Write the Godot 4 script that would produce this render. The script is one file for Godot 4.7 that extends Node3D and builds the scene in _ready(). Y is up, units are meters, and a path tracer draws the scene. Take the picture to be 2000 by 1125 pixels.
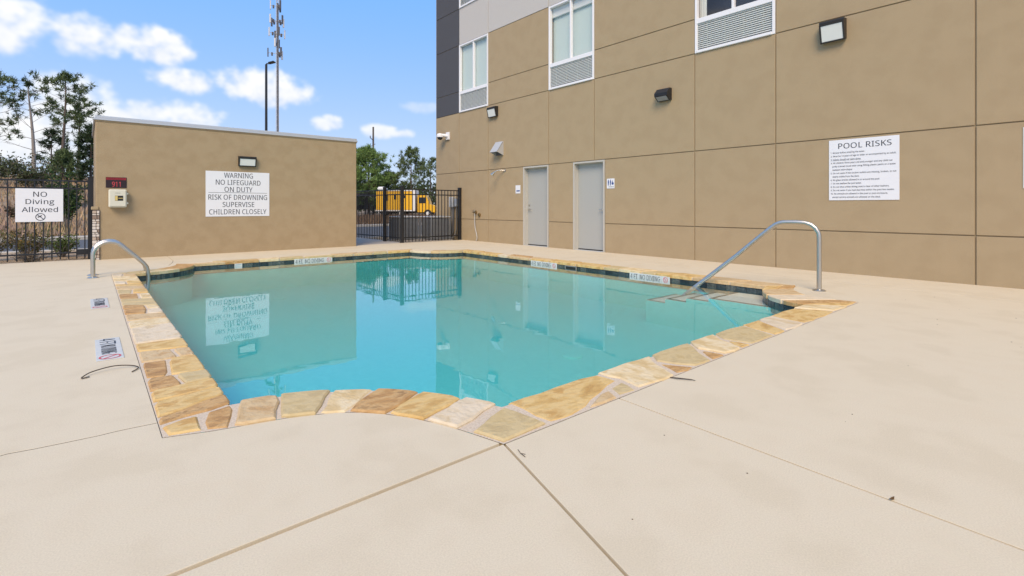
extends Node3D

# ---------------------------------------------------------------- shared state
var M := {}
var taken := {}
var rng := RandomNumberGenerator.new()
const WATER := -0.088
const WALL_X := 9.5
const PUMP_Z := -13.4

# ---------------------------------------------------------------- nodes
func numbered(called: String) -> String:
	if not taken.has(called):
		taken[called] = 0
		return called
	taken[called] += 1
	return "%s_%03d" % [called, taken[called]]

func tag(o: Node, label := "", category := "", group := "", kind := "") -> Node:
	if label: o.set_meta("label", label)
	if category: o.set_meta("category", category)
	if group: o.set_meta("group", group)
	if kind: o.set_meta("kind", kind)
	return o

func thing(called: String, label: String, category: String, at := Vector3.ZERO, turn := 0.0, group := "") -> Node3D:
	var o := Node3D.new()
	o.name = numbered(called)
	add_child(o)
	o.position = at
	o.rotation.y = turn
	tag(o, label, category, group)
	return o

func st_new() -> SurfaceTool:
	var st := SurfaceTool.new()
	st.begin(Mesh.PRIMITIVE_TRIANGLES)
	return st

func obj(called: String, what, m: Material, parent: Node) -> MeshInstance3D:
	var o := MeshInstance3D.new()
	o.name = called
	var mesh: Mesh = what.commit() if what is SurfaceTool else what
	o.mesh = mesh
	o.material_override = m
	parent.add_child(o, true)
	return o

func structure(called: String, what, m: Material) -> MeshInstance3D:
	var o := obj(called, what, m, self)
	o.set_meta("kind", "structure")
	return o

# ---------------------------------------------------------------- geometry
func face(st: SurfaceTool, p: Array, out: Vector3) -> void:
	var n: Vector3 = (p[2] - p[0]).cross(p[1] - p[0])
	if n.length_squared() < 1e-16:
		return
	n = n.normalized()
	var q := p
	if n.dot(out) < 0.0:
		q = p.duplicate()
		q.reverse()
		n = -n
	for i in range(1, q.size() - 1):
		for v in [q[0], q[i], q[i + 1]]:
			st.set_normal(n)
			st.add_vertex(v)

func bx(st: SurfaceTool, c: Vector3, s: Vector3, b := 0.0, t := Basis()) -> void:
	var h := s * 0.5
	b = minf(b, minf(h.x, minf(h.y, h.z)) * 0.9)
	for a in 3:
		var j := (a + 1) % 3
		var k := (a + 2) % 3
		for sg in [-1.0, 1.0]:
			var pts := []
			for q in [[-1.0, -1.0], [1.0, -1.0], [1.0, 1.0], [-1.0, 1.0]]:
				var v := Vector3.ZERO
				v[a] = h[a] * sg
				v[j] = (h[j] - b) * q[0]
				v[k] = (h[k] - b) * q[1]
				pts.append(c + t * v)
			var o := Vector3.ZERO
			o[a] = sg
			face(st, pts, t * o)
	if b <= 0.0:
		return
	for k in 3:
		var i := (k + 1) % 3
		var j := (k + 2) % 3
		for si in [-1.0, 1.0]:
			for sj in [-1.0, 1.0]:
				var pts := []
				for e in [[0, -1.0], [0, 1.0], [1, 1.0], [1, -1.0]]:
					var v := Vector3.ZERO
					v[i] = (h[i] if e[0] == 0 else h[i] - b) * si
					v[j] = (h[j] - b if e[0] == 0 else h[j]) * sj
					v[k] = (h[k] - b) * e[1]
					pts.append(c + t * v)
				var o := Vector3.ZERO
				o[i] = si
				o[j] = sj
				face(st, pts, t * o)
	for sx in [-1.0, 1.0]:
		for sy in [-1.0, 1.0]:
			for sz in [-1.0, 1.0]:
				var s3 := Vector3(sx, sy, sz)
				face(st, [c + t * (s3 * Vector3(h.x, h.y - b, h.z - b)), c + t * (s3 * Vector3(h.x - b, h.y, h.z - b)), c + t * (s3 * Vector3(h.x - b, h.y - b, h.z))], t * s3)

func span(st: SurfaceTool, lo: Vector3, hi: Vector3, b := 0.0) -> void:
	bx(st, (lo + hi) * 0.5, (hi - lo).abs(), b)

func box_mesh(lo: Vector3, hi: Vector3, b := 0.0) -> SurfaceTool:
	var st := st_new()
	span(st, lo, hi, b)
	return st

func tube(st: SurfaceTool, pts: Array, radii, sides := 8, caps := true) -> void:
	var n := pts.size()
	var rings := []
	var norms := []
	var up := Vector3.UP
	var d0: Vector3 = (pts[1] - pts[0]).normalized()
	if absf(d0.dot(up)) > 0.9:
		up = Vector3.RIGHT
	var side := d0.cross(up).normalized()
	for i in n:
		var d: Vector3 = (pts[mini(i + 1, n - 1)] - pts[maxi(i - 1, 0)]).normalized()
		side = (side - d * side.dot(d)).normalized()
		var w := d.cross(side)
		var r: float = radii[i] if radii is Array else radii
		var ring := []
		var nr := []
		for k in sides:
			var a := TAU * k / sides
			var v := side * cos(a) + w * sin(a)
			ring.append(pts[i] + v * r)
			nr.append(v)
		rings.append(ring)
		norms.append(nr)
	for i in n - 1:
		for k in sides:
			var k2 := (k + 1) % sides
			for e in [[i, k], [i + 1, k2], [i, k2], [i, k], [i + 1, k], [i + 1, k2]]:
				st.set_normal(norms[e[0]][e[1]])
				st.add_vertex(rings[e[0]][e[1]])
	if caps:
		face(st, rings[0], pts[0] - pts[1])
		face(st, rings[n - 1], pts[n - 1] - pts[n - 2])

func lathe(st: SurfaceTool, at: Vector3, prof: Array, sides := 14) -> void:
	# profile of (radius, height)
	for i in prof.size() - 1:
		var a: Vector2 = prof[i]
		var b: Vector2 = prof[i + 1]
		var nn := Vector2(b.y - a.y, a.x - b.x).normalized()
		for k in sides:
			var t0 := TAU * k / sides
			var t1 := TAU * (k + 1) / sides
			var p := [at + Vector3(a.x * cos(t0), a.y, a.x * sin(t0)), at + Vector3(a.x * cos(t1), a.y, a.x * sin(t1)), at + Vector3(b.x * cos(t1), b.y, b.x * sin(t1)), at + Vector3(b.x * cos(t0), b.y, b.x * sin(t0))]
			var ns := [Vector3(nn.x * cos(t0), nn.y, nn.x * sin(t0)), Vector3(nn.x * cos(t1), nn.y, nn.x * sin(t1))]
			for e in [[0, 0], [1, 1], [2, 1], [0, 0], [2, 1], [3, 0]]:
				st.set_normal(ns[e[1]])
				st.add_vertex(p[e[0]])

func inset_poly(poly: PackedVector2Array, w: float) -> PackedVector2Array:
	var out := PackedVector2Array()
	var n := poly.size()
	var sgn := 1.0 if not Geometry2D.is_polygon_clockwise(poly) else -1.0
	for i in n:
		var a := poly[(i + n - 1) % n]
		var b := poly[i]
		var c := poly[(i + 1) % n]
		var d1 := (b - a).normalized()
		var d2 := (c - b).normalized()
		var n1 := Vector2(-d1.y, d1.x) * sgn
		var n2 := Vector2(-d2.y, d2.x) * sgn
		var m := n1 + n2
		if m.length() < 0.2:
			m = n1
		m = m.normalized()
		var k: float = w / maxf(0.4, m.dot(n1))
		out.append(b + m * k)
	return out

func slab(st: SurfaceTool, poly: PackedVector2Array, top: float, bottom: float, bev: float, drop := -1.0) -> void:
	# an upright prism over (x, z), its upper edge bevelled
	if drop < 0.0:
		drop = bev
	var clean := PackedVector2Array()
	for v in poly:
		if clean.is_empty() or clean[-1].distance_to(v) > 0.0035:
			clean.append(v)
	if clean.size() > 3 and clean[0].distance_to(clean[-1]) < 0.0035:
		clean.remove_at(clean.size() - 1)
	poly = clean
	var inn := inset_poly(poly, bev) if bev > 0.0 else poly
	var tri := Geometry2D.triangulate_polygon(inn)
	if tri.is_empty():
		inn = poly
		bev = 0.0
		drop = 0.0
		tri = Geometry2D.triangulate_polygon(inn)
	for i in range(0, tri.size(), 3):
		var p := []
		for k in 3:
			p.append(Vector3(inn[tri[i + k]].x, top, inn[tri[i + k]].y))
		face(st, p, Vector3.UP)
	var n := poly.size()
	var ccw := not Geometry2D.is_polygon_clockwise(poly)
	for i in n:
		var j := (i + 1) % n
		var d := (poly[j] - poly[i])
		var o2 := Vector2(d.y, -d.x) if ccw else Vector2(-d.y, d.x)
		var o := Vector3(o2.x, 0, o2.y).normalized()
		var a := Vector3(poly[i].x, top - drop, poly[i].y)
		var b := Vector3(poly[j].x, top - drop, poly[j].y)
		if bev > 0.0:
			face(st, [Vector3(inn[i].x, top, inn[i].y), Vector3(inn[j].x, top, inn[j].y), b, a], o + Vector3.UP)
		face(st, [a, b, Vector3(b.x, bottom, b.z), Vector3(a.x, bottom, a.z)], o)

func sheet(st: SurfaceTool, poly: PackedVector2Array, y: float) -> void:
	var tri := Geometry2D.triangulate_polygon(poly)
	for i in range(0, tri.size(), 3):
		var p := []
		for k in 3:
			p.append(Vector3(poly[tri[i + k]].x, y, poly[tri[i + k]].y))
		face(st, p, Vector3.UP)

func extrude(st: SurfaceTool, prof: PackedVector2Array, from: Vector3, u: Vector3, v: Vector3, w: Vector3) -> void:
	# a closed outline in the plane (u, v) carried along w
	var tri := Geometry2D.triangulate_polygon(prof)
	for e in [[Vector3.ZERO, -w], [w, w]]:
		for i in range(0, tri.size(), 3):
			var p := []
			for k in 3:
				p.append(from + e[0] + u * prof[tri[i + k]].x + v * prof[tri[i + k]].y)
			face(st, p, e[1])
	var c := Vector2.ZERO
	var ccw := not Geometry2D.is_polygon_clockwise(prof)
	var n := prof.size()
	for i in n:
		var j := (i + 1) % n
		var d := prof[j] - prof[i]
		var o2 := Vector2(d.y, -d.x) if ccw else Vector2(-d.y, d.x)
		var a := from + u * prof[i].x + v * prof[i].y
		var b := from + u * prof[j].x + v * prof[j].y
		face(st, [a, b, b + w, a + w], u * o2.x + v * o2.y)

func smooth_pts(pts: Array, steps: int) -> Array:
	var out := []
	var n := pts.size()
	for i in n - 1:
		var a: Vector3 = pts[maxi(i - 1, 0)]
		var b: Vector3 = pts[i]
		var c: Vector3 = pts[i + 1]
		var d: Vector3 = pts[mini(i + 2, n - 1)]
		for k in steps:
			out.append(b.cubic_interpolate(c, a, d, float(k) / steps))
	out.append(pts[n - 1])
	return out

# ---------------------------------------------------------------- lettering
var font_sans: SystemFont
func lettering(parent: Node, text: String, at: Vector3, wide: float, high: float, m: Material, turn := Basis(), called := "lettering", bold := false) -> void:
	# centred on at, stretched to wide x high
	var t := TextMesh.new()
	t.text = text
	t.font = font_sans
	t.font_size = 48
	t.pixel_size = 0.01
	t.depth = 0.01
	t.curve_step = 1.0
	var bb := t.get_aabb()
	if bb.size.x < 0.001:
		return
	var o := MeshInstance3D.new()
	o.name = called
	o.mesh = t
	o.material_override = m
	parent.add_child(o, true)
	var sx := wide / bb.size.x
	var sy := (high / bb.size.y) if high > 0.0 else sx
	var b := turn * Basis.from_scale(Vector3(sx, sy, 0.15))
	o.transform = Transform3D(b, at - b * (bb.position + Vector3(bb.size.x, bb.size.y, 0) * 0.5))

const FACE_WEST := Basis(Vector3(0, 0, 1), Vector3(0, 1, 0), Vector3(-1, 0, 0))
const FLAT_EAST := Basis(Vector3(0, 0, 1), Vector3(1, 0, 0), Vector3(0, 1, 0))

func ring_mark(st: SurfaceTool, at: Vector3, r: float, w: float, t: Basis) -> void:
	# a barred circle as a thin raised mark
	var n := 28
	for k in n:
		var a0 := TAU * k / n
		var a1 := TAU * (k + 1) / n
		var p := []
		for e in [[a0, r - w], [a1, r - w], [a1, r], [a0, r]]:
			p.append(at + t * Vector3(cos(e[0]) * e[1], sin(e[0]) * e[1], 0.0012))
		face(st, p, t * Vector3(0, 0, 1))
	bx(st, at + t * Vector3(0, 0, 0.0006), Vector3(2 * r - w, w, 0.001), 0.0, t * Basis(Vector3(0, 0, 1), -PI / 4))

# ---------------------------------------------------------------- materials
func lin(r: float, g: float, b: float) -> Color:
	return Color(r, g, b).linear_to_srgb()

func mat(called: String, c: Color, rough := 0.9, metal := 0.0) -> StandardMaterial3D:
	var m := StandardMaterial3D.new()
	m.resource_name = called
	m.albedo_color = c
	m.roughness = rough
	m.metallic = metal
	M[called] = m
	return m

func noise_tex(freq: float, sd: int, size := 512, ramp: Gradient = null, octaves := 5, kind := FastNoiseLite.TYPE_SIMPLEX_SMOOTH, warp := 0.0) -> NoiseTexture2D:
	var f := FastNoiseLite.new()
	f.seed = sd
	f.noise_type = kind
	f.frequency = freq
	f.fractal_octaves = octaves
	f.fractal_gain = 0.55
	if warp > 0.0:
		f.domain_warp_enabled = true
		f.domain_warp_amplitude = warp
		f.domain_warp_frequency = freq * 0.7
	var t := NoiseTexture2D.new()
	t.width = size
	t.height = size
	t.seamless = true
	t.seamless_blend_skirt = 0.2
	t.noise = f
	if ramp:
		t.color_ramp = ramp
	return t

func ramp_of(stops: Array) -> Gradient:
	# stops: [offset, r, g, b] with linear values
	var g := Gradient.new()
	g.offsets = PackedFloat32Array(stops.map(func(s): return s[0]))
	g.colors = PackedColorArray(stops.map(func(s): return lin(s[1], s[2], s[3])))
	return g

func rough_mat(called: String, stops: Array, freq: float, metres: float, rough: float, relief: float, relief_freq: float, sd: int, coarse := [], coarse_metres := 6.0) -> StandardMaterial3D:
	var m := mat(called, Color.WHITE, rough)
	m.albedo_texture = noise_tex(freq, sd, 512, ramp_of(stops))
	m.uv1_triplanar = true
	m.uv1_world_triplanar = true
	m.uv1_scale = Vector3.ONE / metres
	if relief > 0.0:
		m.heightmap_enabled = true
		m.heightmap_texture = noise_tex(relief_freq, sd + 50, 512)
		m.heightmap_scale = relief
	if coarse.size():
		m.detail_enabled = true
		m.detail_albedo = noise_tex(0.012, sd + 90, 512, ramp_of(coarse), 6)
		m.detail_blend_mode = BaseMaterial3D.BLEND_MODE_MUL
		m.detail_uv_layer = BaseMaterial3D.DETAIL_UV_2
		m.uv2_triplanar = true
		m.uv2_world_triplanar = true
		m.uv2_scale = Vector3.ONE / coarse_metres
	return m

func make_materials() -> void:
	rough_mat("deck_concrete", [[0.2, 0.60, 0.52, 0.38], [0.5, 0.645, 0.56, 0.412], [0.8, 0.685, 0.60, 0.445]], 0.2, 0.8, 0.88, 0.012, 0.3, 3,
		[[0.24, 0.95, 0.94, 0.925], [0.42, 0.988, 0.984, 0.978], [0.6, 1.0, 1.0, 1.0], [0.8, 0.985, 0.975, 0.965]], 4.3)
	rough_mat("joint_concrete", [[0.3, 0.22, 0.17, 0.12], [0.7, 0.34, 0.27, 0.20]], 0.05, 0.6, 0.95, 0.1, 0.1, 5)
	rough_mat("path_concrete", [[0.3, 0.36, 0.33, 0.30], [0.7, 0.44, 0.40, 0.36]], 0.05, 1.0, 0.9, 0.1, 0.1, 6)
	rough_mat("grout", [[0.3, 0.54, 0.44, 0.33], [0.7, 0.65, 0.55, 0.43]], 0.06, 0.5, 0.93, 0.2, 0.12, 7)
	rough_mat("stucco_tan", [[0.25, 0.352, 0.272, 0.166], [0.5, 0.387, 0.302, 0.187], [0.75, 0.418, 0.33, 0.208]], 0.11, 0.55, 0.95, 0.22, 0.22, 11,
		[[0.26, 0.957, 0.952, 0.942], [0.62, 1.0, 1.0, 1.0]], 3.1)
	rough_mat("stucco_pump", [[0.25, 0.338, 0.26, 0.158], [0.5, 0.376, 0.293, 0.182], [0.75, 0.41, 0.323, 0.204]], 0.08, 0.8, 0.95, 0.25, 0.2, 12,
		[[0.25, 0.93, 0.915, 0.895], [0.65, 1.0, 1.0, 1.0]], 2.3)
	rough_mat("stucco_joint", [[0.3, 0.25, 0.19, 0.115], [0.7, 0.30, 0.235, 0.145]], 0.1, 0.5, 0.96, 0.0, 0.1, 13)
	rough_mat("stucco_dark", [[0.25, 0.062, 0.066, 0.078], [0.75, 0.082, 0.086, 0.10]], 0.1, 0.55, 0.93, 0.2, 0.22, 14)
	rough_mat("stucco_light", [[0.25, 0.47, 0.46, 0.44], [0.75, 0.53, 0.52, 0.50]], 0.1, 0.55, 0.93, 0.2, 0.22, 15)
	rough_mat("pool_plaster", [[0.25, 0.085, 0.69, 0.68], [0.5, 0.10, 0.72, 0.71], [0.75, 0.115, 0.75, 0.74]], 0.03, 1.6, 0.8, 0.0, 0.1, 17)
	rough_mat("step_plaster", [[0.25, 0.46, 0.55, 0.51], [0.75, 0.54, 0.62, 0.58]], 0.03, 1.0, 0.8, 0.0, 0.1, 16)
	rough_mat("asphalt", [[0.3, 0.075, 0.08, 0.09], [0.7, 0.11, 0.115, 0.125]], 0.1, 1.0, 0.92, 0.1, 0.2, 18)
	rough_mat("kerb_concrete", [[0.3, 0.42, 0.40, 0.36], [0.7, 0.50, 0.47, 0.43]], 0.06, 1.0, 0.9, 0.0, 0.1, 19)
	rough_mat("dry_ground", [[0.2, 0.20, 0.14, 0.095], [0.45, 0.30, 0.215, 0.14], [0.6, 0.38, 0.28, 0.18], [0.85, 0.22, 0.18, 0.09]], 0.03, 3.0, 0.97, 0.6, 0.1, 20)
	rough_mat("gravel_ground", [[0.2, 0.25, 0.17, 0.10], [0.5, 0.42, 0.31, 0.20], [0.8, 0.55, 0.45, 0.33]], 0.12, 0.7, 0.95, 0.8, 0.18, 21)
	# flagstones: streaky sandstone in several tones
	var tones := [
		[[0.15, 0.47, 0.28, 0.09], [0.4, 0.59, 0.39, 0.14], [0.6, 0.67, 0.485, 0.215], [0.85, 0.52, 0.31, 0.10]],
		[[0.15, 0.58, 0.42, 0.20], [0.45, 0.68, 0.53, 0.30], [0.7, 0.74, 0.62, 0.41], [0.9, 0.62, 0.45, 0.22]],
		[[0.2, 0.36, 0.20, 0.075], [0.45, 0.47, 0.27, 0.10], [0.65, 0.58, 0.38, 0.17], [0.85, 0.30, 0.165, 0.06]],
		[[0.15, 0.60, 0.49, 0.33], [0.5, 0.70, 0.59, 0.43], [0.8, 0.57, 0.43, 0.24]],
		[[0.2, 0.50, 0.375, 0.175], [0.5, 0.57, 0.45, 0.24], [0.75, 0.49, 0.375, 0.19]],
		[[0.2, 0.52, 0.36, 0.18], [0.5, 0.61, 0.46, 0.26], [0.8, 0.49, 0.31, 0.14]],
	]
	for i in tones.size():
		var m := rough_mat("flagstone_%d" % i, tones[i], 0.008 + 0.002 * (i % 3), 1.1, 0.78, 0.5, 0.03, 30 + i)
		m.albedo_texture = noise_tex(0.007 + 0.002 * (i % 3), 30 + i, 512, ramp_of(tones[i]), 6, FastNoiseLite.TYPE_SIMPLEX_SMOOTH, 110.0)
		# grain runs along one way of each stone: stretched differently for each tone
		var s := [Vector3(0.9, 1, 1.5), Vector3(1.4, 1, 1.0), Vector3(1.0, 1, 1.5), Vector3(1.3, 1, 0.9), Vector3(1.1, 1, 1.3), Vector3(1.3, 1, 1.0)]
		m.uv1_scale = s[i] / 1.1
	var tile_cols := [[0.035, 0.05, 0.055], [0.055, 0.075, 0.08], [0.02, 0.03, 0.036], [0.085, 0.10, 0.095]]
	for i in 4:
		var c = tile_cols[i]
		rough_mat("slate_tile_%d" % i, [[0.2, c[0] * 0.6, c[1] * 0.6, c[2] * 0.6], [0.5, c[0], c[1], c[2]], [0.8, c[0] * 1.7, c[1] * 1.6, c[2] * 1.4]], 0.02, 0.5, 0.3, 0.1, 0.05, 40 + i)
	mat("tile_grout", lin(0.20, 0.21, 0.20), 0.9)
	mat("marker_white", lin(0.58, 0.60, 0.59), 0.35)
	mat("white_sign", lin(0.74, 0.77, 0.82), 0.35)
	mat("ink", lin(0.03, 0.035, 0.05), 0.6)
	mat("ink_blue", lin(0.02, 0.06, 0.25), 0.5)
	mat("ink_red", lin(0.60, 0.06, 0.07), 0.5)
	mat("sign_red", lin(0.30, 0.012, 0.018), 0.4)
	mat("sign_black", lin(0.02, 0.008, 0.01), 0.4)
	mat("label_yellow", lin(0.62, 0.50, 0.18), 0.5)
	mat("box_cream", lin(0.62, 0.62, 0.52), 0.45)
	mat("black_metal", lin(0.012, 0.013, 0.016), 0.42, 0.0)
	mat("bronze_metal", lin(0.022, 0.020, 0.018), 0.45)
	mat("steel", lin(0.56, 0.54, 0.50), 0.34, 1.0)
	mat("galvanised", lin(0.50, 0.51, 0.51), 0.5, 0.25)
	mat("coping_metal", lin(0.58, 0.60, 0.62), 0.4, 0.5)
	mat("lens", lin(0.70, 0.74, 0.72), 0.25)
	mat("frame_white", lin(0.78, 0.79, 0.82), 0.4)
	mat("door_grey", lin(0.38, 0.395, 0.385), 0.5)
	mat("door_frame", lin(0.47, 0.46, 0.42), 0.5)
	mat("rubber", lin(0.02, 0.02, 0.02), 0.8)
	mat("shade_fabric", lin(0.50, 0.60, 0.57), 0.9)
	mat("curtain", lin(0.62, 0.66, 0.64), 0.9)
	mat("room_dark", lin(0.10, 0.11, 0.13), 0.9)
	mat("louver_metal", lin(0.66, 0.70, 0.69), 0.5, 0.0)
	mat("plastic_white", lin(0.75, 0.76, 0.78), 0.4)
	mat("cable_grey", lin(0.25, 0.25, 0.25), 0.6)
	mat("brass", lin(0.35, 0.25, 0.12), 0.4, 0.8)
	mat("ac_grey", lin(0.27, 0.285, 0.30), 0.5)
	mat("ac_cabinet", lin(0.20, 0.21, 0.225), 0.6)
	mat("ac_top", lin(0.50, 0.52, 0.54), 0.5)
	mat("paint_yellow", lin(0.78, 0.43, 0.015), 0.4)
	mat("truck_white", lin(0.68, 0.68, 0.66), 0.5)
	mat("dark_glass", lin(0.012, 0.014, 0.018), 0.1)
	mat("tyre", lin(0.02, 0.02, 0.02), 0.85)
	mat("shed_dark", lin(0.035, 0.033, 0.035), 0.8)
	mat("tower_steel", lin(0.55, 0.57, 0.60), 0.6, 0.0)
	mat("antenna_white", lin(0.62, 0.63, 0.65), 0.5)
	mat("antenna_dark", lin(0.10, 0.10, 0.11), 0.6)
	mat("pole_wood", lin(0.12, 0.10, 0.085), 0.9)
	mat("crack_shade_dirt", lin(0.07, 0.058, 0.045), 0.95)  # deep shade of the deck crack and its grime in one colour
	mat("twig", lin(0.06, 0.042, 0.028), 0.9)
	mat("dead_leaf", lin(0.20, 0.10, 0.03), 0.9)
	mat("veneer_0", lin(0.62, 0.57, 0.52), 0.9)
	mat("veneer_1", lin(0.46, 0.38, 0.31), 0.9)
	mat("veneer_2", lin(0.25, 0.19, 0.15), 0.9)
	mat("veneer_mortar", lin(0.14, 0.115, 0.095), 0.95)
	rough_mat("bark_pine", [[0.3, 0.10, 0.075, 0.06], [0.7, 0.19, 0.15, 0.125]], 0.05, 1.0, 0.95, 0.0, 0.1, 60)
	rough_mat("bark_grey", [[0.3, 0.20, 0.18, 0.16], [0.7, 0.32, 0.29, 0.26]], 0.05, 1.0, 0.95, 0.0, 0.1, 61)
	for n in ["needles", "leaves", "dry_blades"]:
		var m := mat(n, Color.WHITE, 0.85)
		m.vertex_color_use_as_albedo = true
		m.backlight_enabled = true
		m.backlight = Color(0.35, 0.35, 0.25)
	var g := mat("pane_glass", Color(1, 1, 1, 0.0), 0.02)
	g.transparency = BaseMaterial3D.TRANSPARENCY_ALPHA
	var w := mat("water", Color(1, 1, 1, 0.0), 0.0)
	w.transparency = BaseMaterial3D.TRANSPARENCY_ALPHA
	w.normal_enabled = true
	w.normal_texture = noise_tex(0.012, 71, 512, null, 3)
	w.normal_texture.as_normal_map = true
	w.normal_texture.bump_strength = 4.0
	w.normal_scale = 0.02
	w.uv1_triplanar = true
	w.uv1_world_triplanar = true
	w.uv1_scale = Vector3.ONE / 2.6

# ---------------------------------------------------------------- sky
func make_sky() -> ImageTexture:
	# air and scattered fair-weather cumulus all round
	var W := 2048
	var H := 1024
	var img := Image.create_empty(W, H, false, Image.FORMAT_RGBF)
	var zen := Vector3(0.064, 0.197, 0.462)
	var hor := Vector3(0.345, 0.388, 0.43)
	for y in H:
		var el := (0.5 - (y + 0.5) / H) * PI
		var t := pow(clampf(1.0 - sin(maxf(el, 0.0)), 0.0, 1.0), 4.2)
		var c := zen.lerp(hor, t)
		if el < 0.0:
			c = Vector3(0.16, 0.15, 0.13)
		img.fill_rect(Rect2i(0, y, W, 1), Color(c.x, c.y, c.z))
	var fine := FastNoiseLite.new()
	fine.seed = 5
	fine.frequency = 1.0
	fine.fractal_octaves = 6
	fine.fractal_gain = 0.6
	# [azimuth, elevation, half width, half height] in degrees, thickness
	var clouds := [[-4.2, 14.8, 5.6, 4.2, 1.0], [4.8, 15.0, 3.6, 2.8, 1.0], [11.7, 12.2, 6.4, 3.1, 1.0], [5.0, 8.4, 5.2, 3.0, 0.95], [-1.0, 7.0, 5.6, 5.4, 0.9], [20.7, 9.0, 1.9, 1.4, 0.9], [25.8, 8.3, 2.9, 1.3, 0.85], [29.3, 11.2, 2.6, 1.2, 0.35],
		[-7.0, 5.5, 7.0, 4.0, 0.8], [8.0, 5.5, 6.0, 2.4, 0.8]]
	var r := RandomNumberGenerator.new()
	r.seed = 41
	for i in 210:
		var az := r.randf_range(-180, 180)
		var el := rad_to_deg(asin(r.randf_range(0.06, 0.98)))
		if az > -24 and az < 88 and el < 28:
			continue
		var s := r.randf_range(2.5, 6.5) * (0.7 + el / 60.0)
		clouds.append([az, el, s, s * r.randf_range(0.4, 0.62), r.randf_range(0.6, 1.0)])
	var deg := H / 180.0
	for c in clouds:
		var puffs := []
		var n := 9
		for k in n:
			var a := r.randf_range(-0.75, 0.75)
			puffs.append(Vector3(a, r.randf_range(-0.25, 0.5) * (1.0 - absf(a)) - 0.15, r.randf_range(0.28, 0.5)))
		var squeeze := 1.0 / maxf(0.15, cos(deg_to_rad(c[1])))
		var hw: float = c[2] * squeeze * 1.3
		var hh: float = c[3] * 1.4
		var y0 := int((90.0 - c[1] - hh) * deg)
		var y1 := int((90.0 - c[1] + hh) * deg)
		for y in range(maxi(y0, 0), mini(y1, H / 2 - 1)):
			var v: float = ((90.0 - c[1]) - (y + 0.5) / deg) / c[3]
			for x in range(int(floor((c[0] - hw) * deg)), int((c[0] + hw) * deg)):
				var u: float = ((x + 0.5) / deg - c[0]) / (c[2] * squeeze)
				var best := -1.0
				for p in puffs:
					var dx: float = (u - p.x) / p.z * 0.8
					var dy: float = (v - p.y) / p.z
					best = maxf(best, 1.0 - dx * dx - dy * dy)
				if best < -0.7:
					continue
				var f := fine.get_noise_3d(u * c[2] * 0.5 + c[0], v * c[3] * 0.6, c[1])
				var a: float = smoothstep(-0.3, 1.0, best * 0.9 + f * 0.95) * c[4]
				if a <= 0.003:
					continue
				var xx := posmod(x, W)
				var was := img.get_pixel(xx, y)
				var lit := clampf(0.55 + 0.35 * v + 0.5 * f, 0.0, 1.0)
				var cc := Color(0.345, 0.365, 0.40).lerp(Color(0.475, 0.472, 0.465), lit)
				img.set_pixel(xx, y, was.lerp(cc, a))
	return ImageTexture.create_from_image(img)

# ---------------------------------------------------------------- setting: light and camera
func make_view() -> void:
	var cam := Camera3D.new()
	cam.name = "camera"
	add_child(cam)
	cam.position = Vector3(0, 1.10, 0)
	cam.rotation_degrees = Vector3(0, -40.461, 0)
	cam.projection = Camera3D.PROJECTION_FRUSTUM
	cam.near = 0.05
	cam.far = 900.0
	cam.size = 0.05 * 1125.0 / 977.0
	cam.frustum_offset = Vector2(0, -0.05 * 159.0 / 977.0)
	cam.current = true
	var env := Environment.new()
	env.background_mode = Environment.BG_SKY
	var sky := Sky.new()
	var pano := PanoramaSkyMaterial.new()
	pano.panorama = make_sky()
	pano.energy_multiplier = 1.0
	sky.sky_material = pano
	env.sky = sky
	env.tonemap_mode = Environment.TONE_MAPPER_LINEAR
	env.tonemap_exposure = 2.32
	env.sdfgi_enabled = true
	env.ssao_enabled = true
	env.ssil_enabled = true
	env.volumetric_fog_enabled = true
	env.volumetric_fog_density = 0.0
	var we := WorldEnvironment.new()
	we.name = "environment"
	we.environment = env
	add_child(we)
	var sun := DirectionalLight3D.new()
	sun.name = "sun"
	sun.light_energy = 0.5
	sun.light_color = Color(1.0, 0.90, 0.76)
	sun.light_angular_distance = 30.0
	sun.shadow_enabled = true
	add_child(sun)
	sun.look_at_from_position(Vector3(-6.5, 8, 6), Vector3.ZERO)

# ---------------------------------------------------------------- pool outline
func near_left(inner: bool) -> Array:
	if inner:
		return [Vector2(0.62, -3.14), Vector2(0.74, -3.12), Vector2(0.86, -3.09), Vector2(1.0, -3.03), Vector2(1.13, -2.96), Vector2(1.25, -2.88), Vector2(1.36, -2.79), Vector2(1.46, -2.67), Vector2(1.55, -2.54), Vector2(1.63, -2.40), Vector2(1.70, -2.26), Vector2(1.75, -2.14)]
	return [Vector2(0.28, -2.89), Vector2(0.47, -2.82), Vector2(0.66, -2.775), Vector2(0.80, -2.74), Vector2(0.92, -2.69), Vector2(1.03, -2.635), Vector2(1.12, -2.56), Vector2(1.21, -2.455), Vector2(1.29, -2.33), Vector2(1.35, -2.20), Vector2(1.41, -2.03), Vector2(1.474, -1.787)]

func near_right(inner: bool) -> Array:
	if inner:
		return [Vector2(6.14, -2.14), Vector2(6.15, -2.26), Vector2(6.20, -2.40), Vector2(6.29, -2.54), Vector2(6.41, -2.66), Vector2(6.55, -2.76), Vector2(6.70, -2.84), Vector2(6.86, -2.905), Vector2(7.0, -2.945), Vector2(7.12, -2.97)]
	return [Vector2(6.756, -1.787), Vector2(6.73, -1.95), Vector2(6.72, -2.10), Vector2(6.73, -2.21), Vector2(6.77, -2.32), Vector2(6.85, -2.43), Vector2(6.95, -2.515), Vector2(7.09, -2.60), Vector2(7.26, -2.67), Vector2(7.48, -2.72)]

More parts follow.
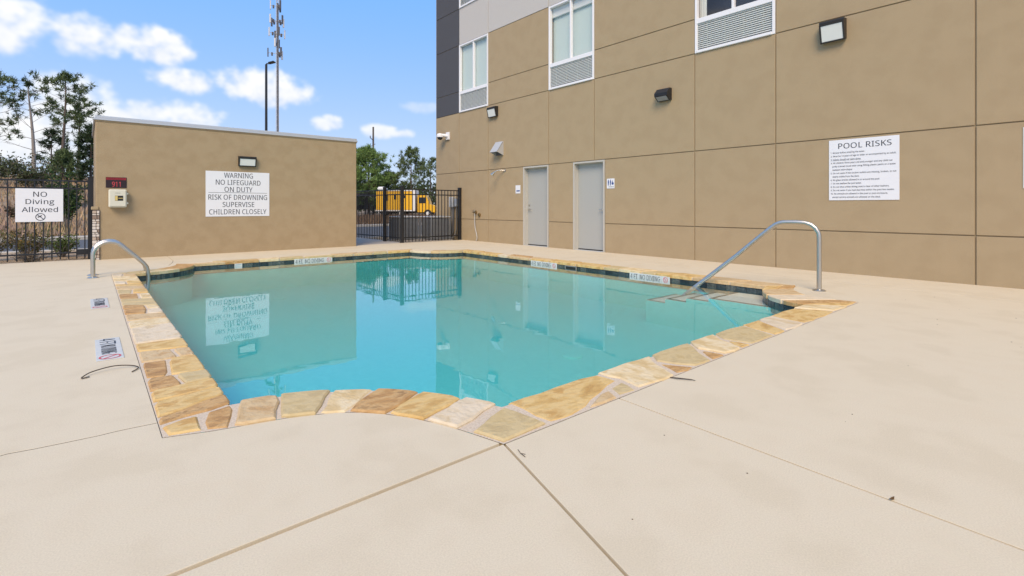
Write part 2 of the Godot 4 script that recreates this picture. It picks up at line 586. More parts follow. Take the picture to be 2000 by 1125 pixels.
func far_right(inner: bool) -> Array:
	var out := []
	for k in 11:
		var a := PI / 2 * k / 10.0
		if inner:
			out.append(Vector2(7.12 - 0.95 * sin(PI / 2 - a), -11.17 + 0.95 * cos(PI / 2 - a)))
		else:
			out.append(Vector2(7.12 + 0.36 - 1.0 * sin(PI / 2 - a) - 0.06, -11.17 - 0.36 + 1.0 * cos(PI / 2 - a) + 0.06))
	out.reverse()
	return out

func far_left(inner: bool) -> Array:
	var out := []
	for k in 11:
		var a := PI / 2 * k / 10.0
		if inner:
			out.append(Vector2(0.62 + 0.95 * cos(a - PI / 2 + PI / 2), -11.17 + 0.95 * sin(a)))
		else:
			out.append(Vector2(0.62 - 0.30 + 1.0 * cos(a), -11.17 - 0.30 + 1.0 * sin(a)))
	return out

func pool_path(inner: bool) -> PackedVector2Array:
	var p := PackedVector2Array()
	for a in [near_left(inner), near_right(inner), far_right(inner), far_left(inner)]:
		for v in a:
			p.append(v)
	if not inner:
		# the outer kerb line runs straight on to the corners of the copings
		pass
	return p

# ---------------------------------------------------------------- pool
func stone_shape(quad: Array, r: RandomNumberGenerator) -> PackedVector2Array:
	# a rough-edged stone from a ring of corner points
	var out := PackedVector2Array()
	var n := quad.size()
	for i in n:
		var a: Vector2 = quad[i]
		var b: Vector2 = quad[(i + 1) % n]
		var d := b - a
		var cut: float = minf(0.02, d.length() * 0.2)
		out.append(a + d.normalized() * cut * r.randf_range(0.3, 1.0))
		var steps := int(d.length() / 0.16)
		for k in steps:
			var t := (k + 1.0) / (steps + 1.0)
			out.append(a + d * t + Vector2(-d.y, d.x).normalized() * r.randf_range(-0.014, 0.011))
	return out

func lay_coping(pool: Node3D) -> void:
	var r := RandomNumberGenerator.new()
	r.seed = 19
	# runs: [inner polyline, outer polyline, mean stone length]
	var runs := []
	runs.append([[Vector2(0.62, -10.22), Vector2(0.62, -3.14)], [Vector2(0.32, -10.47), Vector2(0.30, -4.15), Vector2(0.285, -3.05)], 0.31, 0])
	runs.append([near_left(true), near_left(false), 0.27, 1])
	runs.append([[Vector2(1.75, -2.14), Vector2(6.14, -2.14)], [Vector2(1.474, -1.787), Vector2(6.756, -1.787)], 0.55, 2])
	runs.append([near_right(true), near_right(false), 0.34, 3])
	runs.append([[Vector2(7.12, -2.97), Vector2(7.12, -10.22)], [Vector2(7.48, -2.72), Vector2(7.42, -10.47)], 0.5, 4])
	runs.append([far_right(true), far_right(false), 0.4, 5])
	runs.append([[Vector2(6.17, -11.17), Vector2(1.57, -11.17)], [Vector2(6.42, -11.47), Vector2(1.32, -11.47)], 0.5, 6])
	runs.append([far_left(true), far_left(false), 0.4, 7])
	for run in runs:
		var inn := resample(run[0], 60)
		var out := resample(run[1], 60)
		var length := 0.0
		for i in 60:
			length += inn[i].distance_to(inn[i + 1])
		if run[3] == 1:
			var ci := [0.02, 0.15, 0.335, 0.49, 0.67, 0.845, 0.985]
			var co := [0.165, 0.285, 0.39, 0.475, 0.60, 0.73, 0.85]
			for k in 6:
				var ring := []
				for q in 5:
					ring.append(at_share(inn, lerpf(ci[k] + 0.006, ci[k + 1] - 0.006, q / 4.0)))
				for q in 5:
					ring.append(at_share(out, lerpf(co[k + 1] - 0.005, co[k] + 0.005, q / 4.0)))
				lay_stone(pool, ring, [5, 4, 1, 2, 0, 3][k], r)
			lay_stone(pool, [Vector2(0.292, -3.03), Vector2(0.287, -2.90), Vector2(0.43, -2.845), Vector2(0.462, -3.055)], 0, r)
			lay_stone(pool, [Vector2(0.485, -3.07), Vector2(0.61, -3.125), Vector2(0.585, -2.95), Vector2(0.55, -2.805), Vector2(0.455, -2.835)], 2, r)
			lay_stone(pool, [Vector2(1.735, -2.10), Vector2(1.62, -2.06), Vector2(1.435, -1.98), Vector2(1.478, -1.80), Vector2(1.77, -1.795), Vector2(1.75, -2.0)], 4, r)
			continue
		if run[3] == 2:
			var laid := [
				[0, [[1.79, -2.14], [2.15, -2.145], [2.52, -2.14], [2.56, -1.98], [2.2, -1.875], [1.98, -1.80], [1.81, -1.80]]],
				[5, [[2.20, -1.85], [2.37, -1.90], [2.33, -1.795], [2.08, -1.795]]],
				[4, [[2.40, -1.905], [2.55, -1.95], [2.51, -1.795], [2.36, -1.795]]],
				[1, [[2.555, -2.14], [2.85, -2.15], [3.15, -2.14], [3.02, -2.0], [2.93, -1.795], [2.55, -1.795], [2.60, -1.97]]],
				[2, [[3.04, -1.99], [3.17, -1.795], [2.965, -1.795]]],
				[4, [[3.18, -2.14], [3.68, -2.145], [3.52, -1.97], [3.40, -1.795], [3.21, -1.795], [3.075, -2.02]]],
				[2, [[3.55, -1.96], [3.60, -1.795], [3.43, -1.795]]],
				[1, [[3.71, -2.14], [4.08, -2.14], [3.95, -2.0], [3.86, -1.795], [3.635, -1.795], [3.585, -1.99]]],
				[0, [[3.98, -1.97], [4.03, -1.795], [3.89, -1.795]]],
				[4, [[4.11, -2.14], [4.35, -2.15], [4.59, -2.14], [4.46, -1.795], [4.065, -1.795], [4.015, -2.0]]],
				[0, [[4.62, -2.14], [4.95, -2.14], [4.77, -1.90], [4.70, -1.795], [4.50, -1.795]]],
				[3, [[4.98, -2.14], [5.22, -2.14], [5.13, -1.795], [4.74, -1.795], [4.81, -1.90]]],
				[0, [[5.25, -2.14], [5.55, -2.15], [5.80, -2.14], [5.97, -1.795], [5.17, -1.795]]],
				[1, [[5.83, -2.14], [6.12, -2.14], [6.39, -1.795], [6.01, -1.795]]],
				[0, [[6.165, -2.125], [6.40, -2.0], [6.70, -1.805], [6.43, -1.795]]]]
			for q in laid:
				lay_stone(pool, q[1].map(func(v): return Vector2(v[0], v[1])), q[0], r)
			continue
		var cuts := [0.0]
		while cuts[-1] < 1.0:
			cuts.append(cuts[-1] + run[2] * r.randf_range(0.6, 1.45) / length)
		cuts[-1] = 1.0
		if cuts.size() > 2 and cuts[-1] - cuts[-2] < 0.4 * run[2] / length:
			cuts.remove_at(cuts.size() - 2)
		var skew := []
		for k in cuts.size():
			skew.append(0.0 if k == 0 or k == cuts.size() - 1 else r.randf_range(-0.3, 0.3) * run[2] / length)
		for k in cuts.size() - 1:
			var gap: float = r.randf_range(0.004, 0.010) / length
			var a0: float = cuts[k] + gap + skew[k] * 0.5
			var b0: float = cuts[k + 1] - gap + skew[k + 1] * 0.5
			var a1: float = cuts[k] + gap - skew[k] * 0.5
			var b1: float = cuts[k + 1] - gap - skew[k + 1] * 0.5
			a0 = clampf(a0, 0.0, 1.0)
			a1 = clampf(a1, 0.0, 1.0)
			b0 = clampf(b0, 0.0, 1.0)
			b1 = clampf(b1, 0.0, 1.0)
			if b0 - a0 < 0.01 or b1 - a1 < 0.01:
				continue
			var style := r.randf()
			var tone: int = [0, 0, 1, 1, 3, 4, 4, 5, 5, 2][r.randi() % 10]
			var inner_edge := []
			var outer_edge := []
			for q in 5:
				inner_edge.append(at_share(inn, lerpf(a0, b0, q / 4.0)))
				outer_edge.append(at_share(out, lerpf(a1, b1, q / 4.0)))
			if run[3] == 0 and style < 0.3 or style < 0.14:
				# two stones across the width
				var m := r.randf_range(0.35, 0.65)
				var m2 := m + r.randf_range(-0.12, 0.12)
				var first := []
				var second := []
				for q in 5:
					first.append(inner_edge[q])
				var mid := []
				for q in 5:
					mid.append(inner_edge[q].lerp(outer_edge[q], lerpf(m, m2, q / 4.0)))
				for q in range(4, -1, -1):
					first.append(mid[q] + (inner_edge[q] - outer_edge[q]).normalized() * 0.009)
				for q in 5:
					second.append(mid[q] - (inner_edge[q] - outer_edge[q]).normalized() * 0.009)
				for q in range(4, -1, -1):
					second.append(outer_edge[q])
				lay_stone(pool, first, tone, r)
				lay_stone(pool, second, [1, 2, 3, 4, 5][r.randi() % 5], r)
			else:
				var ring := inner_edge.duplicate()
				for q in range(4, -1, -1):
					ring.append(outer_edge[q])
				lay_stone(pool, ring, tone, r)

func lay_stone(pool: Node3D, ring: Array, tone: int, r: RandomNumberGenerator) -> void:
	var clean := []
	for v in ring:
		if clean.is_empty() or clean[-1].distance_to(v) > 0.025:
			clean.append(v)
	if clean.size() > 2 and clean[0].distance_to(clean[-1]) < 0.025:
		clean.pop_back()
	if clean.size() < 3:
		return
	var st := st_new()
	var poly := stone_shape(clean, r)
	var top := r.randf_range(0.004, 0.016)
	slab(st, poly, top, -0.042, 0.010, 0.008)
	obj("stone", st, M["flagstone_%d" % tone], pool)

func resample(pts: Array, n: int) -> Array:
	var total := 0.0
	for i in pts.size() - 1:
		total += pts[i].distance_to(pts[i + 1])
	var out := []
	for k in n + 1:
		var want := total * k / n
		var i := 0
		while i < pts.size() - 2 and want > pts[i].distance_to(pts[i + 1]):
			want -= pts[i].distance_to(pts[i + 1])
			i += 1
		var seg: float = pts[i].distance_to(pts[i + 1])
		out.append(pts[i].lerp(pts[i + 1], clampf(want / maxf(seg, 1e-6), 0.0, 1.0)))
	return out

func at_share(pts: Array, t: float) -> Vector2:
	var f := clampf(t, 0.0, 1.0) * (pts.size() - 1)
	var i := mini(int(f), pts.size() - 2)
	return pts[i].lerp(pts[i + 1], f - i)

func build_pool() -> void:
	var pool := thing("swimming_pool", "rectangular swimming pool with scalloped corners and yellow flagstone coping", "pool")
	var inner := pool_path(true)
	var outer := pool_path(false)
	# bed of grout under the coping, in pieces between inner and outer line
	var bed := st_new()
	var shell_line := inset_poly(inner, -0.03)
	var n := inner.size()
	var lip := inset_poly(inner, -0.018)
	for i in n:
		var j := (i + 1) % n
		var q := [lip[i], lip[j], outer[j], outer[i]]
		var pts := []
		for v in q:
			pts.append(Vector3(v.x, 0.0005, v.y))
		face(bed, pts, Vector3.UP)
		var d := inner[j] - inner[i]
		face(bed, [Vector3(lip[i].x, 0.0005, lip[i].y), Vector3(lip[j].x, 0.0005, lip[j].y), Vector3(lip[j].x, -0.038, lip[j].y), Vector3(lip[i].x, -0.038, lip[i].y)], Vector3(-d.y, 0, d.x))
		face(bed, [Vector3(lip[i].x, -0.038, lip[i].y), Vector3(lip[j].x, -0.038, lip[j].y), Vector3(shell_line[j].x, -0.038, shell_line[j].y), Vector3(shell_line[i].x, -0.038, shell_line[i].y)], Vector3.DOWN)
	obj("grout_bed", bed, M.grout, pool)
	lay_coping(pool)
	# shell
	var wall := st_new()
	var floor_y := -0.62
	for i in n:
		var j := (i + 1) % n
		var a := shell_line[i]
		var b := shell_line[j]
		var d := b - a
		face(wall, [Vector3(a.x, -0.035, a.y), Vector3(b.x, -0.035, b.y), Vector3(b.x, floor_y, b.y), Vector3(a.x, floor_y, a.y)], Vector3(d.y, 0, -d.x))
	obj("pool_wall", wall, M.pool_plaster, pool)
	var fl := st_new()
	sheet(fl, inset_poly(shell_line, -0.01), floor_y + 0.002)
	obj("pool_floor", fl, M.pool_plaster, pool)
	# entry steps in the corner by the grab rail, each with its dark nosing
	var steps := [[-0.137, -3.40], [-0.182, -3.73], [-0.237, -4.06], [-0.297, -4.39]]
	var z0 := -2.1
	for s in steps:
		var st := st_new()
		var p := PackedVector2Array([Vector2(6.37, z0), Vector2(7.155, z0), Vector2(7.155, s[1]), Vector2(6.37, s[1])])
		slab(st, p, s[0], floor_y - 0.01, 0.008)
		var o := obj("step", st, M.pool_plaster, pool)
		var td := st_new()
		span(td, Vector3(6.372, s[0] + 0.0008, s[1] + 0.002), Vector3(7.152, s[0] + 0.004, z0 - 0.002))
		obj("tread", td, M.step_plaster, o)
		var nose := st_new()
		span(nose, Vector3(6.385, s[0] + 0.0042, s[1] + 0.012), Vector3(7.15, s[0] + 0.008, s[1] + 0.052))
		span(nose, Vector3(6.38, s[0] + 0.0042, s[1] + 0.053), Vector3(6.415, s[0] + 0.008, z0))
		obj("nosing", nose, M.slate_tile_0, o)
		z0 = s[1]
	# waterline tiles
	var r := RandomNumberGenerator.new()
	r.seed = 8
	var tile := st_new()
	bx(tile, Vector3.ZERO, Vector3(0.146, 0.146, 0.012), 0.003)
	var tile_mesh: Mesh = tile.commit()
	var slim := st_new()
	bx(slim, Vector3.ZERO, Vector3(0.072, 0.146, 0.012), 0.003)
	var slim_mesh: Mesh = slim.commit()
	var closed := Array(shell_line)
	closed.append(shell_line[0])
	var backing := st_new()
	for i in n:
		var a: Vector2 = closed[i]
		var b: Vector2 = closed[i + 1]
		var len := a.distance_to(b)
		var d := (b - a) / len
		var out_n := Vector2(d.y, -d.x)
		if Geometry2D.is_point_in_polygon((a + b) * 0.5 + out_n * 0.05, shell_line):
			pass
		else:
			out_n = -out_n
		face(backing, [Vector3(a.x + out_n.x * 0.003, -0.036, a.y + out_n.y * 0.003), Vector3(b.x + out_n.x * 0.003, -0.036, b.y + out_n.y * 0.003), Vector3(b.x + out_n.x * 0.003, -0.2, b.y + out_n.y * 0.003), Vector3(a.x + out_n.x * 0.003, -0.2, a.y + out_n.y * 0.003)], Vector3(out_n.x, 0, out_n.y))
		# hidden under the near copings nothing of the tiles shows
		if len > 3.0 and (absf(d.y) > 0.9 and a.x < 1.0 or absf(d.x) > 0.9 and a.y > -3.0):
			continue
		var short := len < 1.0
		var each: float = 0.075 if short else 0.15
		var count := maxi(1, int(round(len / each)))
		for k in count:
			var p := a + d * (len * (k + 0.5) / count)
			var t := obj("tile", slim_mesh if short else tile_mesh, M["slate_tile_%d" % [0, 0, 1, 1, 2, 3][r.randi() % 6]], pool)
			t.transform = Transform3D(Basis(Vector3(d.x, 0, d.y), Vector3.UP, Vector3(d.x, 0, d.y).cross(Vector3.UP)) * Basis.from_scale(Vector3(len / count / each, 1, 1)), Vector3(p.x + out_n.x * 0.009, -0.117, p.y + out_n.y * 0.009))
	obj("tile_backing", backing, M.tile_grout, pool)
	# depth markers set into the tile line
	depth_marker(pool, Vector3(7.13, -0.08, -7.35), 0.76, FACE_WEST, "4 FT  NO DIVING")
	depth_marker(pool, Vector3(7.13, -0.08, -4.84), 0.78, FACE_WEST, "4 FT  NO DIVING")
	depth_marker(pool, Vector3(3.81, -0.08, -11.18), 0.82, Basis(), "4 FT  NO DIVING")
	# skimmer throats
	for s in [[Vector3(7.13, -0.085, -6.60), FACE_WEST, 1.0], [Vector3(2.33, -0.085, -11.18), Basis(), 0.46]]:
		var sk := st_new()
		var t: Basis = s[1]
		bx(sk, s[0] + t * Vector3(0, 0.035, 0.012), Vector3(0.30 * s[2], 0.02, 0.02), 0.003, t)
		bx(sk, s[0] + t * Vector3(0, -0.055, 0.012), Vector3(0.30 * s[2], 0.02, 0.02), 0.003, t)
		bx(sk, s[0] + t * Vector3(-0.15 * s[2] + 0.01, -0.01, 0.012), Vector3(0.02, 0.07, 0.02), 0.003, t)
		bx(sk, s[0] + t * Vector3(0.15 * s[2] - 0.01, -0.01, 0.012), Vector3(0.02, 0.07, 0.02), 0.003, t)
		var skm := obj("skimmer_frame", sk, M.marker_white if s[0].x < 5.0 else M.tile_grout, pool)
		var th := st_new()
		bx(th, s[0] + t * Vector3(0, -0.01, 0.008), Vector3(0.30 * s[2] - 0.04, 0.068, 0.006), 0.0, t)
		obj("throat", th, M.rubber if s[0].x > 5.0 else M.marker_white, skm)
	# drain and return covers on the floor
	for p in [Vector3(4.25, floor_y, -3.92), Vector3(2.75, floor_y, -9.9)]:
		var dr := st_new()
		lathe(dr, p, [Vector2(0.12, 0.0), Vector2(0.12, 0.012), Vector2(0.10, 0.022), Vector2(0.0, 0.026)], 18)
		obj("drain_cover", dr, M.pool_plaster, pool)
	# water
	var surf := st_new()
	sheet(surf, inset_poly(shell_line, 0.0), WATER)
	var water := structure("pool_water", surf, M.water)
	var body := FogVolume.new()
	body.name = "water_body"
	body.shape = RenderingServer.FOG_VOLUME_SHAPE_BOX
	body.size = Vector3(7.2, 0.52, 9.9)
	var fm := FogMaterial.new()
	fm.albedo = lin(0.10, 0.87, 0.84)
	fm.density = 0.3
	body.material = fm
	body.position = Vector3(3.87, WATER - 0.265, -6.7)
	water.add_child(body)

func depth_marker(pool: Node3D, at: Vector3, wide: float, t: Basis, text: String) -> void:
	var st := st_new()
	var n := 5
	for k in n:
		bx(st, at + t * Vector3(wide * ((k + 0.5) / n - 0.5), -0.01, 0.012), Vector3(wide / n - 0.003, 0.125, 0.012), 0.002, t)
	var o := obj("depth_marker", st, M.marker_white, pool)
	lettering(o, text, at + t * Vector3(-wide * 0.1, -0.002, 0.0183), wide * 0.74, 0.075, M.ink, t)
	var rg := st_new()
	ring_mark(rg, at + t * Vector3(wide * 0.4, -0.002, 0.018), 0.042, 0.009, t)
	obj("symbol", rg, M.ink_red, o)

# ---------------------------------------------------------------- deck
func build_deck() -> void:
	var deck := Node3D.new()
	deck.name = "pool_deck"
	deck.set_meta("kind", "structure")
	add_child(deck)
	var outer := pool_path(false)
	var pieces := [PackedVector2Array([Vector2(-8, -13.68), Vector2(9.52, -13.68), Vector2(9.52, 7), Vector2(-8, 7)])]
	var r := RandomNumberGenerator.new()
	r.seed = 4
	var crack := [Vector2(-8.2, -3.32)]
	var x := -7.6
	while x < 0.2:
		crack.append(Vector2(x, -3.125 + r.randf_range(-0.012, 0.012) + 0.03 * sin(x * 2.3)))
		x += r.randf_range(0.05, 0.12)
	crack.append(Vector2(0.36, -3.10))
	var lines := [
		[[Vector2(-8.2, -1.765), Vector2(1.5, -1.80)], 0.02],
		[[Vector2(1.49, -1.83), Vector2(1.228, -0.911), Vector2(-0.98, 7.2)], 0.012],
		[[Vector2(2.335, -1.9), Vector2(2.29, -0.3), Vector2(2.1, 7.2)], 0.010],
		[[Vector2(1.39, -13.8), Vector2(1.36, -12.2), Vector2(1.28, -11.7), Vector2(1.18, -11.25)], 0.008],
		[[Vector2(8.28, -13.8), Vector2(8.28, 7.2)], 0.010],
		[crack, 0.008],
	]
	for l in lines:
		var strips := Geometry2D.offset_polyline(PackedVector2Array(l[0]), l[1] * 0.5, Geometry2D.JOIN_MITER, Geometry2D.END_BUTT)
		for s in strips:
			var next := []
			for p in pieces:
				for q in Geometry2D.clip_polygons(p, s):
					next.append(q)
			pieces = next
	var hole := inset_poly(outer, -0.002)
	var next2 := []
	for p in pieces:
		for q in Geometry2D.clip_polygons(p, hole):
			if not Geometry2D.is_polygon_clockwise(q):
				next2.append(q)
			else:
				next2.append(q)
	for q in next2:
		var st := st_new()
		slab(st, q, 0.0, -0.026, 0.0015, 0.0015)
		obj("slab", st, M.deck_concrete, deck)
	# bed seen in the open joints
	var bed := st_new()
	for half in [PackedVector2Array([Vector2(-8, -13.68), Vector2(3.9, -13.68), Vector2(3.9, 7), Vector2(-8, 7)]), PackedVector2Array([Vector2(3.9, -13.68), Vector2(9.52, -13.68), Vector2(9.52, 7), Vector2(3.9, 7)])]:
		for q in Geometry2D.clip_polygons(half, inset_poly(outer, 0.02)):
			sheet(bed, q, -0.022)
	obj("joint_bed", bed, M.joint_concrete, deck)
	# dirty crack: dark strip whose colour also holds the shade of its depth
	var crack_strip := st_new()
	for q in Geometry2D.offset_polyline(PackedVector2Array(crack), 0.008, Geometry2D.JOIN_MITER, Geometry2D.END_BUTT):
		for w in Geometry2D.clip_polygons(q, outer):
			sheet(crack_strip, w, -0.0013)
	obj("crack_shade_dirt", crack_strip, M.crack_shade_dirt, deck)
	# walk through the gate beside the pump house
	var path := st_new()
	slab(path, PackedVector2Array([Vector2(5.78, -13.69), Vector2(7.5, -13.69), Vector2(7.5, -17.2), Vector2(5.78, -17.2)]), -0.006, -0.12, 0.006)
	structure("path", path, M.path_concrete)

func build_ground() -> void:
	var st := st_new()
	var y := -0.16
	for q in [[-450, -450, 450, -13.6], [-450, 6.9, 450, 450], [-450, -13.6, -7.9, 6.9], [9.6, -13.6, 450, 6.9]]:
		face(st, [Vector3(q[0], y, q[1]), Vector3(q[2], y, q[1]), Vector3(q[2], y, q[3]), Vector3(q[0], y, q[3])], Vector3.UP)
	structure("ground", st, M.dry_ground)
	var lot := st_new()
	sheet(lot, PackedVector2Array([Vector2(-40, -18.2), Vector2(40, -17.2), Vector2(40, -30.0), Vector2(12, -29.5), Vector2(5, -25.0), Vector2(-40, -24.0)]), -0.15)
	structure("road", lot, M.asphalt)
	var kerb := st_new()
	var line := [Vector2(-40, -24.0), Vector2(5, -25.0), Vector2(12, -29.5), Vector2(40, -30.0)]
	for i in line.size() - 1:
		var a: Vector2 = line[i]
		var b: Vector2 = line[i + 1]
		var d := (b - a).normalized()
		var nn := Vector2(d.y, -d.x) * 0.5
		slab(kerb, PackedVector2Array([a, b, b + nn, a + nn]), -0.02, -0.16, 0.02)
	structure("kerb", kerb, M.kerb_concrete)
	var kerb2 := st_new()
	slab(kerb2, PackedVector2Array([Vector2(-40, -18.19), Vector2(40, -17.19), Vector2(40, -16.99), Vector2(-40, -17.99)]), -0.02, -0.16, 0.02)
	structure("kerb_near", kerb2, M.kerb_concrete)
	# planting strip between deck and kerb
	var bedst := st_new()
	var rows := 14
	var cols := 120
	for i in cols:
		for k in rows:
			var q := []
			for e in [[0, 0], [1, 0], [1, 1], [0, 1]]:
				var px: float = lerpf(-14.0, 0.13, float(i + e[0]) / cols)
				var pz: float = lerpf(-13.685, -17.9, float(k + e[1]) / rows)
				q.append(Vector3(px, bed_height(px, pz), pz))
			face(bedst, q, Vector3.UP)
	structure("planting_bed", bedst, M.gravel_ground)
	# bank rising behind the road
	var hill := st_new()
	var nx := 60
	var nz := 46
	for i in nx:
		for k in nz:
			var pp := []
			for e in [[0, 0], [1, 0], [1, 1], [0, 1]]:
				var px: float = lerpf(-60.0, 26.0, float(i + e[0]) / nx)
				var pz: float = lerpf(-25.6, -110.0, pow(float(k + e[1]) / nz, 1.4))
				pp.append(Vector3(px, hill_height(px, pz), pz))
			face(hill, [pp[0], pp[1], pp[2]], Vector3.UP)
			face(hill, [pp[0], pp[2], pp[3]], Vector3.UP)
	structure("hill", hill, M.dry_ground)

var relief_noise := FastNoiseLite.new()
func bed_height(x: float, z: float) -> float:
	return -0.05 + 0.03 * relief_noise.get_noise_2d(x * 60.0, z * 60.0) - 0.02

func hill_height(x: float, z: float) -> float:
	var t := clampf((-z - 26.5) / 28.0, 0.0, 1.0)
	var f := 1.0 - smoothstep(3.0, 14.0, x)
	return -0.19 + 3.3 * t * t * (3.0 - 2.0 * t) * f + (0.18 * relief_noise.get_noise_2d(x * 7.0, z * 7.0) + 0.05) * f * minf(t * 8.0, 1.0)

# ---------------------------------------------------------------- hotel
const BAYS := [-15.294, -13.86, -12.28, -9.62, -8.03, -5.37, -3.79, -1.12, 0.46, 3.12, 4.70, 7.36]
const ROWS := [-0.03, 0.69, 2.235, 4.23, 4.935, 6.48, 7.70, 9.95, 11.3]

func build_hotel() -> void:
	var h := thing("hotel_building", "tall hotel building with tan stucco panels and a dark grey corner", "building", Vector3(WALL_X, 0, 0))
	var core := st_new()
	var g := 0.009
	var doors := [[-10.648, -9.62], [-8.73, -7.70]]
	var bands := []   # [z0, z1, y0, y1, material]
	for i in BAYS.size() - 1:
		var a: float = BAYS[i]
		var b: float = BAYS[i + 1]
		var win: bool = i in [1, 3, 5, 7, 9]
		for k in ROWS.size() - 1:
			if win and k in [3, 4, 6]:
				continue
			var m := "stucco_tan"
			if i == 0 and k >= 3:
				m = "stucco_dark"
			elif k >= 5:
				m = "stucco_light"
			if k < 2 and i == 2:
				bands.append([a, doors[0][0], ROWS[k], ROWS[k + 1], m])
			elif k < 2 and i == 3:
				bands.append([a, doors[1][0], ROWS[k], ROWS[k + 1], m])
			elif k < 2 and i == 4:
				bands.append([doors[1][1], b, ROWS[k], ROWS[k + 1], m])
			else:
				bands.append([a, b, ROWS[k], ROWS[k + 1], m])
	for p in bands:
		var st := st_new()
		span(st, Vector3(0.0, p[2] + g, p[0] + g), Vector3(0.04, p[3] - g, p[1] - g), 0.004)
		obj("panel", st, M[p[4]], h)
		span(core, Vector3(0.016, p[2], p[0]), Vector3(0.26, p[3], p[1]))
	obj("wall_core", core, M.stucco_joint, h)
	var body := st_new()
	span(body, Vector3(0.9, -0.03, BAYS[0] + 0.01), Vector3(14.0, 11.3, BAYS[-1] - 0.01))
	span(body, Vector3(0.262, -0.03, BAYS[0] + 0.012), Vector3(0.9, 11.3, BAYS[0] + 0.3))
	span(body, Vector3(0.262, -0.03, BAYS[-1] - 0.3), Vector3(0.9, 11.3, BAYS[-1] - 0.012))
	span(body, Vector3(0.262, 11.0, BAYS[0] + 0.31), Vector3(0.9, 11.29, BAYS[-1] - 0.31))
	obj("building_body", body, M.room_dark, h)
	var end := st_new()
	span(end, Vector3(0.03, -0.03, BAYS[0] - 0.05), Vector3(14.0, 11.3, BAYS[0]))
	obj("end_wall", end, M.stucco_tan, h)
	var cap := st_new()
	span(cap, Vector3(-0.04, 11.31, BAYS[0] - 0.09), Vector3(0.6, 11.42, BAYS[-1] + 0.05), 0.01)
	obj("parapet_cap", cap, M.coping_metal, h)
	for i in [1, 3, 5, 7, 9]:
		hotel_window(h, BAYS[i], BAYS[i + 1], 4.23, 6.48, i)
		hotel_window(h, BAYS[i], BAYS[i + 1], 7.70, 9.95, i + 1)
	hotel_door(h, -10.648, -9.618, true)
	hotel_door(h, -8.73, -7.70, false)

func hotel_window(h: Node3D, z0: float, z1: float, y0: float, y1: float, style: int) -> void:
	var w := Node3D.new()
	w.name = "window"
	h.add_child(w, true)
	z0 += 0.008
	z1 -= 0.008
	var f := 0.05
	var tr0 := y0 + 0.60
	var tr1 := y0 + 0.70
	var zm := (z0 + z1) * 0.5
	var fr := st_new()
	span(fr, Vector3(-0.012, y0, z0), Vector3(0.09, y1, z0 + f), 0.004)
	span(fr, Vector3(-0.012, y0, z1 - f), Vector3(0.09, y1, z1), 0.004)
	span(fr, Vector3(-0.012, y1 - f - 0.005, z0 + f), Vector3(0.09, y1 - 0.005, z1 - f), 0.004)
	span(fr, Vector3(-0.035, y0 - 0.004, z0 + f), Vector3(0.09, y0 + f, z1 - f), 0.006)
	span(fr, Vector3(-0.008, tr0, z0 + f), Vector3(0.09, tr1, z1 - f), 0.004)
	obj("frame", fr, M.frame_white, w)
	var mu := st_new()
	span(mu, Vector3(0.0, tr1, zm - 0.024), Vector3(0.085, y1 - f - 0.005, zm + 0.024), 0.004)
	obj("mullion", mu, M.frame_white, w)
	for s in [[z0 + f, zm - 0.024], [zm + 0.024, z1 - f]]:
		var gl := st_new()
		face(gl, [Vector3(0.05, tr1, s[0]), Vector3(0.05, tr1, s[1]), Vector3(0.05, y1 - f - 0.005, s[1]), Vector3(0.05, y1 - f - 0.005, s[0])], Vector3.LEFT)
		obj("pane", gl, M.pane_glass, w)
	# louvred grille of the room air conditioner
	var lv := st_new()
	var yy := y0 + f + 0.012
	while yy < tr0 - 0.01:
		var prof := PackedVector2Array([Vector2(0.012, yy - 0.006), Vector2(0.016, yy - 0.012), Vector2(0.040, yy + 0.010), Vector2(0.036, yy + 0.016)])
		extrude(lv, prof, Vector3(0, 0, z0 + f + 0.002), Vector3(1, 0, 0), Vector3(0, 1, 0), Vector3(0, 0, z1 - z0 - 2 * f - 0.004))
		yy += 0.040
	for k in 4:
		var zz: float = lerpf(z0 + f, z1 - f, (k + 0.5) / 4.0)
		span(lv, Vector3(0.062, y0 + f, zz - 0.02), Vector3(0.07, tr0, zz + 0.02))
	obj("louver", lv, M.louver_metal, w)
	var back := st_new()
	span(back, Vector3(0.075, y0 + 0.01, z0 + 0.01), Vector3(0.16, tr0 + 0.03, z1 - 0.01))
	obj("grille_back", back, M.ac_top, w)
	# what hangs behind the glass
	if style in [1, 2, 9, 10, 4, 6]:
		var sh := st_new()
		span(sh, Vector3(0.115, tr1 + 0.03, z0 + 0.02), Vector3(0.119, y1, z1 - 0.02))
		obj("roller_shade", sh, M.shade_fabric, w)
	elif style in [3, 7, 8]:
		var sh := st_new()
		span(sh, Vector3(0.16, tr1 - 0.05, z0 + 0.02), Vector3(0.164, y1, z1 - 0.02))
		obj("roller_shade", sh, M.shade_fabric, w)
		var tp := st_new()
		span(tp, Vector3(0.10, y1 - 0.30, z0 + 0.02), Vector3(0.15, y1, z1 - 0.02), 0.01)
		obj("valance", tp, M.curtain, w)
	else:
		var cu := st_new()
		var pts := PackedVector2Array()
		var bk := PackedVector2Array()
		for k in 9:
			pts.append(Vector2(0.17 + 0.02 * (k % 2), z0 + 0.02 + 0.018 * k))
			bk.append(Vector2(0.176 + 0.02 * (k % 2), z0 + 0.02 + 0.018 * k))
		bk.reverse()
		pts.append_array(bk)
		extrude(cu, pts, Vector3(0, tr1 - 0.05, 0), Vector3(1, 0, 0), Vector3(0, 0, 1), Vector3(0, y1 - tr1, 0))
		obj("curtain", cu, M.curtain, w)
	var room := st_new()
	span(room, Vector3(0.27, y0, z0 - 0.02), Vector3(0.89, y0 + 0.3, z1 + 0.02))
	obj("room_sill", room, M.room_dark, w)

